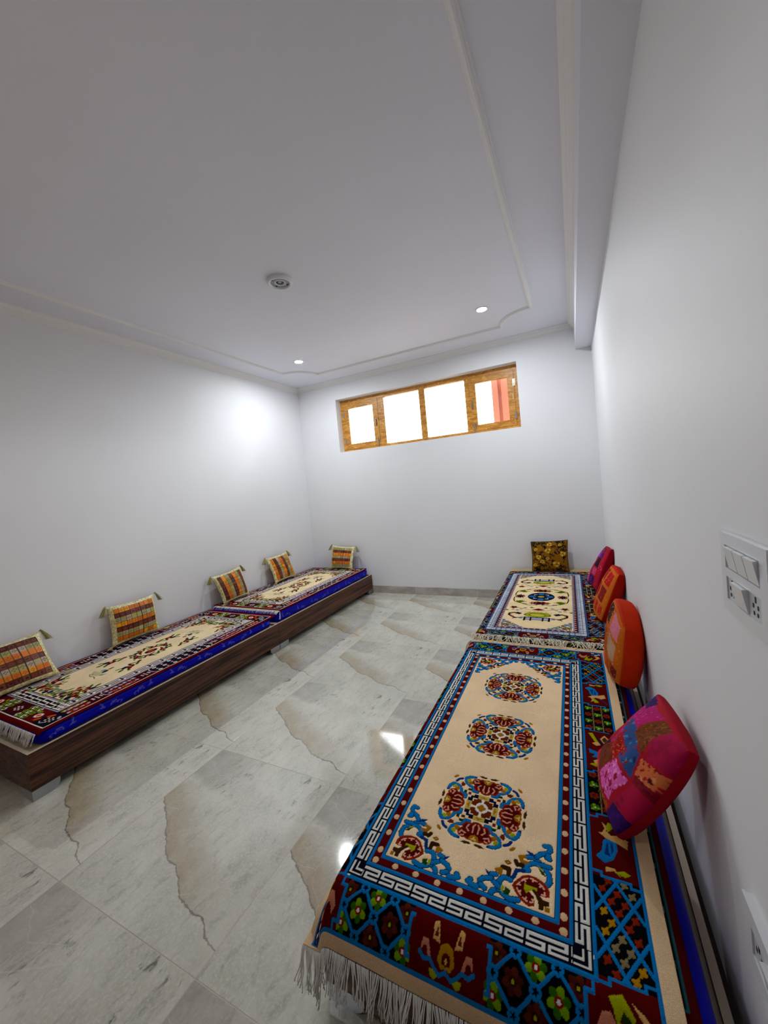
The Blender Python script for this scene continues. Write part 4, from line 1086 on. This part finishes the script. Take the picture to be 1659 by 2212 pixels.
# left rugs
ED = [(.01, -.001), (.02, -.007), (.024, -.02), (.025, -.06)]
cvC = pattern_floral(.003, .862, 3)
rC, tC = rug('rug', cvC, .487, -2.79, 0.0, LZ1, M_RUGF, 'maroon bordered beige floral rug on the left daybed nearer the camera', {'+x': (.43, ED), '-y': (.866, [(.012, -.001), (.024, -.008), (.031, -.022), (.033, -.05)])}, group=None)
st = []
for k in range(330):
    x = -.44+.88*k/329+random.uniform(-.003, .003); a, b = tC(x, -.896); st.append((a, b-.003, LZ1-.012))
fringe(rC, st[::2], lambda t, L, off, i: (off[0]*1.6*t, -.016*t-abs(off[1])*1.2*t, -L*t*.9), .075, .0017, M_FRINGE, clump=6)
cvD = pattern_floral(.004, .832, 5)
rD, tD = rug('rug', cvD, .487, -.955, 0.0, LZ2, M_RUGF, 'maroon bordered beige floral rug on the left daybed in the far corner', {'+x': (.432, ED)})
st = []
for k in range(170):
    x = -.42+.87*k/169; a, b = tD(x, -.868); st.append((a, b, LZ2-.004))
fringe(rD, st, lambda t, L, off, i: (off[0]*t, -.045*t, -.022*t*t), .05, .0018, M_FRINGE2)
st = [tD(.447, -.862)+(LZ2-.012-.002*k,) for k in range(12)]
fringe(rD, st, lambda t, L, off, i: (.006*t+off[0]*.4*t, -.02*t+off[0]*.5*t, -L*t), .06, .0016, M_FRINGE, 'fringe', 3)

# ------------------------------------------------------------------ cushions
def quad_grid(c, ns, nt):
    """c: TL,TR,BR,BL corner points; s runs left to right, t bottom to top"""
    TL, TR, BR, BL = [np.array(p, float) for p in c]
    s = np.linspace(0, 1, ns); t = np.linspace(0, 1, nt); S, Tt = np.meshgrid(s, t)
    P = (BL*((1-S)*(1-Tt))[..., None]+BR*(S*(1-Tt))[..., None]+TL*((1-S)*Tt)[..., None]+TR*(S*Tt)[..., None])
    n = np.cross(BR-BL, TL-BL); n /= np.linalg.norm(n)
    return P, S, Tt, n
def edge_bow(P, S, T, l, r, b, t):
    """pull the left/right/bottom/top edge towards (+) or away from (-) the middle"""
    C = P.mean((0, 1)); u = 4*S*(1-S); v = 4*T*(1-T)
    g = l*(1-S)**2*v+r*S**2*v+b*(1-T)**2*u+t*T**2*u
    return P+(C-P)*g[..., None]
def round_corners(c, S, T, k):
    """bilinear surface over a square whose corners are rounded by k"""
    TL, TR, BR, BL = [np.array(p, float) for p in c]; u, v = 2*S-1, 2*T-1
    U, V = u*np.sqrt(1-k*v*v), v*np.sqrt(1-k*u*u); s, t = (U+1)/2, (V+1)/2
    return BL*((1-s)*(1-t))[..., None]+BR*(s*(1-t))[..., None]+TL*((1-s)*t)[..., None]+TR*(s*t)[..., None]
def pinch(P, S, T, k):
    """pull the mid edges inwards so that the corners stay pointed"""
    C = P.mean((0, 1)); u = 2*S-1; v = 2*T-1
    g = k*(np.abs(u)**3*(1-v**2)+np.abs(v)**3*(1-u**2))
    return P+(C-P)*g[..., None]
def bulge(S, T, p=.5): return (np.clip(4*S*(1-S), 0, 1)**p)*(np.clip(4*T*(1-T), 0, 1)**p)
def creases(S, T, seed, amp):
    r = np.random.RandomState(seed); z = np.zeros_like(S)
    for _ in range(7):
        a = r.uniform(0, PI); f = r.uniform(9, 22); ph = r.uniform(0, 6.28); cs, ct = r.uniform(0, 1, 2)
        z += np.sin((S*math.cos(a)+T*math.sin(a))*f+ph)*np.exp(-((S-cs)**2+(T-ct)**2)/.05)
    return z*amp

def tassel(parent, p, out, L=.06, n=42):
    V, F = [], []
    for k in range(n):
        a = random.uniform(0, 6.28); w = random.uniform(0, .026)
        e = (out[0]*random.uniform(.8, 1.2)+w*math.cos(a), out[1]*random.uniform(.8, 1.2)+w*math.sin(a))
        lift = .008+.008*random.random()
        pts = [(p[0]+e[0]*t, p[1]+e[1]*t, p[2]+lift*math.sin(min(1., t*2.2)*PI)*(1 if out[2] else .3)-(L*t*t if out[2] else 0)+(0 if out[2] else .004)) for t in (0, .2, .4, .6, .8, 1.)]
        tube(V, F, pts, .0016, 3, .7)
    return mesh_obj('tassel', V, F, M_TASS, parent)

def brocade_canvas(seed, vertical, first=0, step=1):
    rnd = random.Random(seed); cv = Canvas(0, 1, 0, 1, 1/150., '#2b1a10')
    rows = [['#eb9a1c', '#e38c1a', '#efb02c', '#dd861c'], ['#6a2618', '#7a3f2c', '#521a16', '#86573f'], ['#c0b592', '#aca574', '#cbb5a6', '#b8b27a']]
    nx, ny = (7, 8) if vertical else (8, 7)
    for i in range(nx):
        for j in range(ny):
            k = (i if vertical else ny-1-j)*step+first; pal = rows[k % 3]; c = pal[rnd.randrange(4)]
            a, b = i/nx, j/ny; g = .005
            cv.rect(a+g, a+1/nx-g, b+g, b+1/ny-g, c); x, y = a+.5/nx, b+.5/ny; q = rnd.random()
            if k % 3 == 1:
                if q < .5: cv.rect(x-.034, x+.034, y-.034, y+.034, '#8a5a48'); cv.rect(x-.022, x+.022, y-.022, y+.022, '#4a0f10')
                else: cv.ell(x, y, .03, .03, '#8c5138', 0, 6, .3); cv.ell(x, y, .013, .013, '#3c1410')
            elif q < .6:
                d = '#b56a12' if k % 3 == 0 else '#7f7655'; cv.ell(x, y, .034, .034, d, 0, 4, .35); cv.ell(x, y, .017, .017, c, 0, 4, .3)
    return cv

def brocade_cushion(corners, vertical, seed, label, T=.10, first=0, step=1):
    TL, TR, BR, BL = corners; ctr = np.mean(np.array(corners), 0)
    o = empty('cushion', (float(ctr[0]), float(ctr[1]), float(min(BR[2], BL[2]))), label, 'cushion', 'gold-edged chequered brocade cushions')
    P, S, Tt, n = quad_grid(corners, 101, 91); P = pinch(P, S, Tt, .07)
    up = bulge(S, Tt, .48)
    front = P-n*0+(-n if False else n)[None, None]*(up*T*.55+creases(S, Tt, seed, .0025))[..., None]
    cv = brocade_canvas(seed, vertical, first, step)
    m = .075
    js = np.clip((Tt-m)/(1-2*m), 0, 1); is_ = np.clip((S-m)/(1-2*m), 0, 1)
    C = cv.c[(js*(cv.ny-1)).round().astype(int), (is_*(cv.nx-1)).round().astype(int)]
    a, b = 8, 93; c_, d = 7, 84
    grid_mesh('front_panel', front[c_:d, a:b], C[c_:d, a:b], M_BROC, o, .002)
    # gold satin band round the front
    V = front.reshape(-1, 3); ny, nx = S.shape; idx = np.arange(ny*nx).reshape(ny, nx); fs = []
    for j in range(ny-1):
        for i in range(nx-1):
            if not (c_ <= j < d-1 and a <= i < b-1): fs.append((idx[j, i], idx[j, i+1], idx[j+1, i+1], idx[j+1, i]))
    used = sorted({q for f in fs for q in f}); mp = {q: k for k, q in enumerate(used)}
    tr = mesh_obj('trim', [V[q]+n*.0015 for q in used], [tuple(mp[q] for q in f) for f in fs], M_GOLD, o); tr['label'] = 'gold satin border'
    back = P-n[None, None]*(up*T*.45)[..., None]
    bo = grid_mesh('back_panel', back[:, ::-1][::3, ::4], np.zeros_like(back[::3, ::4]), M_BROWNBACK, o, 0); bo['label'] = 'plain ochre back'
    hv = np.array(TR)-np.array(TL); hv = hv/np.linalg.norm(hv)
    for p, s, top in ((TL, -1, 1), (TR, 1, 1), (BL, -1, 0), (BR, 1, 0)):
        tassel(o, p, (hv[0]*s*.042+n[0]*(.018 if top else .04), hv[1]*s*.042+n[1]*(.018 if top else .04), top), .066)
    return o
brocade_cushion([(.062, -3.697, .632), (.062, -3.297, .638), (.205, -3.262, .338), (.205, -3.66, .336)], False, 21, 'gold-edged brocade cushion nearest the camera, cut off at the left edge', first=1)
brocade_cushion([(.052, -2.852, .662), (.052, -2.452, .662), (.085, -2.452, .336), (.085, -2.855, .336)], False, 22, 'upright chequered brocade cushion, second from the near end of the left daybeds, horizontal colour rows', first=0)
brocade_cushion([(.052, -1.835, .652), (.052, -1.445, .684), (.13, -1.41, .355), (.145, -1.785, .352)], True, 23, 'chequered brocade cushion with vertical stripes leaning near the joint of the left daybeds', first=1, step=-1)
brocade_cushion([(.052, -1.035, .682), (.052, -.645, .698), (.125, -.585, .358), (.13, -.98, .358)], True, 24, 'chequered brocade cushion with vertical stripes leaning midway on the far left daybed', first=0)
brocade_cushion([(.392, -.055, .672), (.772, -.055, .642), (.755, -.165, .358), (.39, -.155, .358)], False, 25, 'small chequered brocade cushion leaning on the back wall in the left corner', first=2, step=-1)

def floral_cushion():
    corners = [(3.063, -.06, .672), (3.433, -.06, .684), (3.432, -.165, .366), (3.068, -.165, .366)]
    ctr = np.mean(np.array(corners), 0)
    o = empty('cushion', (float(ctr[0]), float(ctr[1]), .366), 'mustard cushion with black and cream flowers leaning on the back wall', 'cushion')
    P, S, Tt, n = quad_grid(corners, 120, 110); P = pinch(P, S, Tt, .05); up = bulge(S, Tt, .42)
    rnd = random.Random(4); cv = Canvas(0, 1, 0, 1, 1/200., '#8d6514')
    for _ in range(150):
        x, y, a = rnd.random(), rnd.random(), rnd.random()*6.3
        for k in range(rnd.randrange(2, 5)): cv.ell(x+.03*math.cos(a+k*1.3), y+.03*math.sin(a+k*1.3), .028, .012, '#120d05', a+k*1.3)
        cv.line([(x, y), (x+.06*math.cos(a), y+.06*math.sin(a))], .008, '#1a1206')
    for x, y, r in ((.52, .88, .09), (.47, .66, .1), (.2, .45, .09), (.3, .3, .08), (.68, .22, .11), (.87, .55, .1), (.12, .72, .07), (.08, .2, .07), (.8, .85, .06), (.45, .4, .06)):
        for k in range(9):
            a = k*.75+x*9; cv.ell(x+r*.55*math.cos(a), y+r*.5*math.sin(a), r*.36, r*.26, ['#c9a650', '#d9bd74', '#a5802c'][k % 3], a)
        cv.ell(x, y, r*.28, r*.24, '#3a270c', 0, 5, .3); cv.ell(x, y, r*.12, r*.1, '#c9a650')
    C = cv.c[(Tt*(cv.ny-1)).round().astype(int), (S*(cv.nx-1)).round().astype(int)]
    grid_mesh('front_panel', P+n[None, None]*(up*.055+creases(S, Tt, 3, .0015))[..., None], C, M_COTT, o, .002)
    bk = P-n[None, None]*(up*.045)[..., None]; grid_mesh('back_panel', bk[:, ::-1][::3, ::3], C[:, ::-1][::3, ::3], M_COTT, o, 0)
    ring = np.concatenate([P[0, :-1], P[:-1, -1], P[-1, :0:-1], P[:0:-1, 0]])[::2]; V, F = [], []
    tube(V, F, list(map(tuple, ring))+[tuple(ring[0])], .006, 6); pp = mesh_obj('piping', V, F, plain('dark_ochre_piping', '#4c3a12', .8, var=.2, vscale=90), o); pp['label'] = 'dark ochre piping'
floral_cushion()

def homog(src):
    """src: image-like corner points of TL,TR,BR,BL -> maps to s,t square"""
    dst = [(0, 1), (1, 1), (1, 0), (0, 0)]; A = []; B = []
    for (x, y), (u, v) in zip(src, dst): A += [[x, y, 1, 0, 0, 0, -u*x, -u*y], [0, 0, 0, x, y, 1, -v*x, -v*y]]; B += [u, v]
    h = np.append(np.linalg.solve(np.array(A, float), np.array(B, float)), 1).reshape(3, 3)
    def f(pts):
        q = np.hstack([np.array(pts, float), np.ones((len(pts), 1))])@h.T; return [tuple(r) for r in q[:, :2]/q[:, 2:]]
    return f
def patch_cushion(corners, cv, back, label, Tf=.05, depth=.035, Tb=.06, seed=1, group='patchwork cushions on the right daybeds', lab2='', pk=.05, bow=None, rnd=0.):
    ctr = np.mean(np.array(corners), 0)
    o = empty('cushion', (float(ctr[0]), float(ctr[1]), float(min(p[2] for p in corners))), label, 'cushion', group)
    P, S, Tt, n = quad_grid(corners, 110, 110); P = round_corners(corners, S, Tt, rnd) if rnd else P; P = edge_bow(P, S, Tt, *bow) if bow else pinch(P, S, Tt, pk); up = bulge(S, Tt, .45)
    C = cv.c[(Tt*(cv.ny-1)).round().astype(int), (S*(cv.nx-1)).round().astype(int)]
    F = P+n[None, None]*(up*Tf+creases(S, Tt, seed, .004)*up)[..., None]
    grid_mesh('front_panel', F, C, M_COTT, o, .002)
    # gusset strip round the edge, then the back
    ring = np.concatenate([P[0, :-1], P[:-1, -1], P[-1, :0:-1], P[:0:-1, 0]]); m = len(ring)
    pf = [ring-n*depth*q for q in (0, .3, .7, 1.)]; mid = P.mean((0, 1)); pf[1] = pf[1]+(pf[1]-mid)*.012; pf[2] = pf[2]+(pf[2]-mid)*.008
    for q in pf: q[:, 0] = np.minimum(q[:, 0], W-.004)
    V = [tuple(v) for q in pf for v in q]; Fc = [(r*m+i, r*m+(i+1) % m, (r+1)*m+(i+1) % m, (r+1)*m+i) for r in range(3) for i in range(m)]
    gs = mesh_obj('gusset', V, [f[::-1] for f in Fc], back, o); gs['label'] = lab2+' gusset'
    B = P-n[None, None]*(depth+up*Tb+creases(S, Tt, seed+5, .004)*up)[..., None]
    B[..., 0] = np.minimum(B[..., 0], W-.004)
    s = B[:, ::-1][::2, ::2] if False else np.ascontiguousarray(B[:, ::-1])
    b = grid_mesh('back_panel', s, np.zeros_like(s), back, o, 0); b['label'] = lab2
    return o
def spots(cv, rnd, x0, y0, r, n, col, a=.02, inside=None):
    for _ in range(n):
        x, y = x0+rnd.uniform(-r, r), y0+rnd.uniform(-r, r); cv.ell(x, y, a*rnd.uniform(.6, 1.3), a*rnd.uniform(.5, 1.1), col, rnd.random()*3)
# near pink cushion: patches traced in the plane of the panel
pc = [(1015, 115), (1470, 820), (480, 1860), (280, 840)]; h = homog(pc); rnd = random.Random(2)
cv = Canvas(0, 1, 0, 1, 1/260., '#b0083a')
def patch(pts, col, sp=None, n=0, a=.015):
    q = h(pts); cv.poly(q, col)
    if sp:
        p = np.array(q); lo, hi = p.min(0), p.max(0); keep = cv.c.copy(); tmp = dye(col)
        mask0 = np.all(np.abs(cv.c-np.array(tmp)) < 1e-9, axis=2)
        for k in range(int(n*2.6)): cv.ell(rnd.uniform(lo[0], hi[0]), rnd.uniform(lo[1], hi[1]), a*rnd.uniform(.3, 1.2), a*rnd.uniform(.25, .8), sp[k % len(sp)], rnd.random()*3)
        cv.c[~mask0] = keep[~mask0]
patch([(285, 840), (400, 800), (395, 920), (300, 960)], '#c2124e')
patch([(390, 870), (650, 760), (700, 980), (430, 1110)], '#7a3d10', ['#8d5218', '#64300c', '#7c1c18'], 40)
patch([(390, 860), (480, 760), (620, 710), (625, 765)], '#3a0620')
patch([(620, 720), (830, 560), (850, 630), (640, 765)], '#b8256e', ['#8a1450', '#d254a0'], 24)
patch([(640, 770), (790, 640), (850, 880), (700, 980)], '#a5121e', ['#7c0a1a', '#c98a3a', '#d43a4a'], 40, .012)
patch([(930, 240), (1080, 300), (1200, 480), (980, 590), (920, 430), (830, 520)], '#b81f76', ['#d257a8', '#9a1462'], 60, .012)
patch([(830, 540), (920, 430), (985, 600), (1025, 930), (890, 1160), (770, 930), (860, 880)], '#3d5a8f', ['#a3152e', '#5f8fb5', '#2b3a68'], 30, .022)
patch([(960, 180), (1015, 125), (1090, 280), (1010, 330)], '#3a1064', ['#2a0a50'], 10)
patch([(1060, 540), (1210, 500), (1310, 640), (1150, 740), (1050, 920), (965, 650)], '#7c4410', ['#603008', '#97601c'], 40)
patch([(1150, 740), (1310, 640), (1455, 820), (1330, 1160), (1080, 960)], '#a30e4e', ['#b41658'], 10, .05)
patch([(1040, 960), (1310, 1180), (1250, 1430), (940, 1110)], '#d9855f', ['#b3203a', '#e8a67e', '#5a1020'], 30, .02)
patch([(900, 1190), (945, 1115), (1250, 1430), (1160, 1530)], '#8d0b34', ['#600820'], 18)
patch([(310, 960), (390, 950), (420, 1190), (320, 1280), (285, 1120)], '#dd5f63', ['#b8203c', '#f0a08c'], 26)
patch([(330, 1290), (430, 1250), (530, 1480), (430, 1600), (370, 1430)], '#b05a14', ['#3c1c0c', '#d07c20'], 40, .012)
patch([(450, 1110), (740, 970), (860, 1190), (560, 1420), (470, 1290)], '#df78bc', ['#a91a5c', '#f0a2d4'], 34, .02)
for a, b in ((580, 1150), (740, 1175), (500, 1330), (660, 1250)): q = h([(a, b)])[0]; cv.ell(q[0], q[1], .02, .03, '#9c1038', .4)
patch([(650, 1410), (900, 1200), (1130, 1520), (820, 1740)], '#b30a52', ['#8a0a3c'], 5, .02)
patch([(420, 1600), (640, 1430), (830, 1740), (480, 1830)], '#3f1266', ['#2d0c50', '#55208a'], 20)
patch_cushion([(3.735, -3.165, .706), (3.757, -3.455, .715), (3.577, -3.40, .384), (3.55, -3.04, .388)], cv, M_REDCLOTH, 'pink and purple patchwork cushion leaning on the right wall in the foreground', .05, .022, .03, 4, lab2='crimson cloth', bow=(.24, -.16, -.05, -.02), rnd=.05)
# orange sari cushions
def orange_canvas(seed, red):
    rnd = random.Random(seed); cv = Canvas(0, 1, 0, 1, 1/200., '#cc3a06' if red else '#c24a08')
    gold = '#d27d12' if red else '#c4700c'
    cells = ((.1, .36, .12, .3), (.44, .62, .12, .3), (.12, .4, .38, .62), (.48, .82, .36, .6), (.14, .42, .7, .92), (.52, .86, .68, .9), (.7, .9, .12, .28))
    cols = ['#c21518', '#b52a10', '#a3121c', '#8d1512', '#b3102c', '#c01030', '#c8420e'] if red else ['#e08478', '#b0560c', '#a3460c', '#c0a08a', '#3c0a08', '#d88a9c', '#7c240a']
    cv.rect(.03, .97, .03, .97, gold)
    for (a, b, c, d), k in zip(cells, cols): cv.poly([(a, c), (b, c-.02), (b+.02, d), (a+.02, d+.02)], k)
    for _ in range(260 if not red else 90):
        a, b = rnd.uniform(.04, .96), rnd.uniform(.04, .96); cv.ell(a, b, .008, .006, rnd.choice(['#e0a030', '#c06a14', '#f0c864', '#8a3208']), rnd.random()*3)
    for _ in range(26): cv.ell(rnd.uniform(.05, .95), rnd.uniform(.05, .95), .007, .007, '#f2dcb0')
    cv.ell(.3, .15, .03, .025, '#cfc4b4'); cv.ell(.3, .15, .015, .012, '#6a5a50')
    for x in (.035, .965): cv.line([(x, .03), (x, .97)], .04, gold)
    return cv
patch_cushion([(3.7065, -2.175, .735), (3.722, -2.475, .655), (3.672, -2.545, .374), (3.630, -2.215, .374)], orange_canvas(5, False), M_ORCLOTH, 'orange sequinned patch cushion with plain orange back, nearest of two orange ones by the wall', .045, .055, .05, 8, lab2='plain orange cloth', bow=(-.1, -.16, -.05, -.1), rnd=.2)
patch_cushion([(3.752, -1.43, .74), (3.768, -1.77, .75), (3.645, -1.65, .372), (3.604, -1.32, .372)], orange_canvas(6, True), M_ORCLOTH2, 'orange and red banded cushion behind the nearer orange one', .04, .04, .04, 9, lab2='red orange cloth', bow=(-.05, -.1, -.04, .0), rnd=.12)
cv = Canvas(0, 1, 0, 1, 1/160., '#a3103a'); rnd = random.Random(9)
for a, b, c, d, k in ((.03, .3, .03, .3, '#d860a0'), (.3, .72, .03, .26, '#3c1268'), (.03, .36, .32, .5, '#b03a50'), (.4, .75, .3, .46, '#c2527c'), (.42, .74, .5, .72, '#0f1230'), (.1, .4, .52, .7, '#a5121e'), (.12, .45, .72, .86, '#a55ad0'), (.5, .76, .74, .86, '#42106a'), (.2, .7, .88, .97, '#5a0c34'), (.78, .97, .1, .9, '#b80c40')):
    cv.rect(a, b, c, d, k); spots(cv, rnd, (a+b)/2, (c+d)/2, min(b-a, d-c)*.4, 8, rnd.choice(['#e08ac0', '#7a1040', '#b04ac0']), .012)
patch_cushion([(3.762, -.62, .716), (3.778, -1.03, .765), (3.652, -.905, .372), (3.586, -.52, .372)], cv, M_REDCLOTH, 'magenta and violet patchwork cushion in the far right corner', .04, .03, .04, 12, lab2='crimson cloth', pk=.03)

# ------------------------------------------------------------------ light, camera
world = bpy.data.worlds.new('World'); SC.world = world; world.use_nodes = True
wt = world.node_tree; bg = wt.nodes['Background']
tc = wt.nodes.new('ShaderNodeTexCoord'); sp = wt.nodes.new('ShaderNodeSeparateXYZ'); wt.links.new(tc.outputs['Generated'], sp.inputs[0])
rp = wt.nodes.new('ShaderNodeValToRGB'); wt.links.new(sp.outputs[2], rp.inputs[0]); wt.links.new(rp.outputs[0], bg.inputs[0])
rp.color_ramp.elements[0].position = 0.0; rp.color_ramp.elements[0].color = (.16, .155, .15, 1)      # ground outside
rp.color_ramp.elements[1].position = .03; rp.color_ramp.elements[1].color = (.95, .975, 1., 1)      # bright overcast sky
bg.inputs[1].default_value = 9.
def portal(name, loc, rot, sx, sy):
    l = bpy.data.lights.new(name, 'AREA'); l.shape = 'RECTANGLE'; l.size = sx; l.size_y = sy; l.cycles.is_portal = True
    o = bpy.data.objects.new(name, l); COL.objects.link(o); o.location = loc; o.rotation_euler = rot
portal('front_portal', ((GX0+GX1)/2, D-.17, (GZ0+GZ1)/2), (PI/2, 0, 0), GX1-GX0, GZ1-GZ0)
portal('window_portal', ((WX0+WX1)/2, .22, (WZ0+WZ1)/2), (-PI/2, 0, 0), WX1-WX0, WZ1-WZ0)

cam = bpy.data.cameras.new('Camera'); co = bpy.data.objects.new('Camera', cam); COL.objects.link(co)
yaw, pit, rol, f, px, py = .4583, -.0325, .0916, 831.0171, 831.7089, 1077.2404
Rz = Matrix.Rotation(yaw, 3, 'Z'); Rx = Matrix.Rotation(pit, 3, 'X'); Ry = Matrix.Rotation(rol, 3, 'Y')
Rm = Rz@Rx@Ry
rt, fw, up = Rm@Vector((1, 0, 0)), Rm@Vector((0, 1, 0)), Rm@Vector((0, 0, 1))
co.matrix_world = Matrix(((rt.x, up.x, -fw.x, 3.5402), (rt.y, up.y, -fw.y, -4.6065), (rt.z, up.z, -fw.z, 1.4434), (0, 0, 0, 1)))
cam.sensor_fit = 'VERTICAL'; cam.sensor_height = 36.; cam.lens = f/2212*36
cam.shift_x = (829.5-px)/2212; cam.shift_y = (py-1106)/2212
cam.clip_start = .02
SC.camera = co
vs = SC.view_settings; vs.view_transform = 'Standard'; vs.look = 'None'; vs.gamma = 1; vs.use_curve_mapping = False; vs.exposure = 0.84
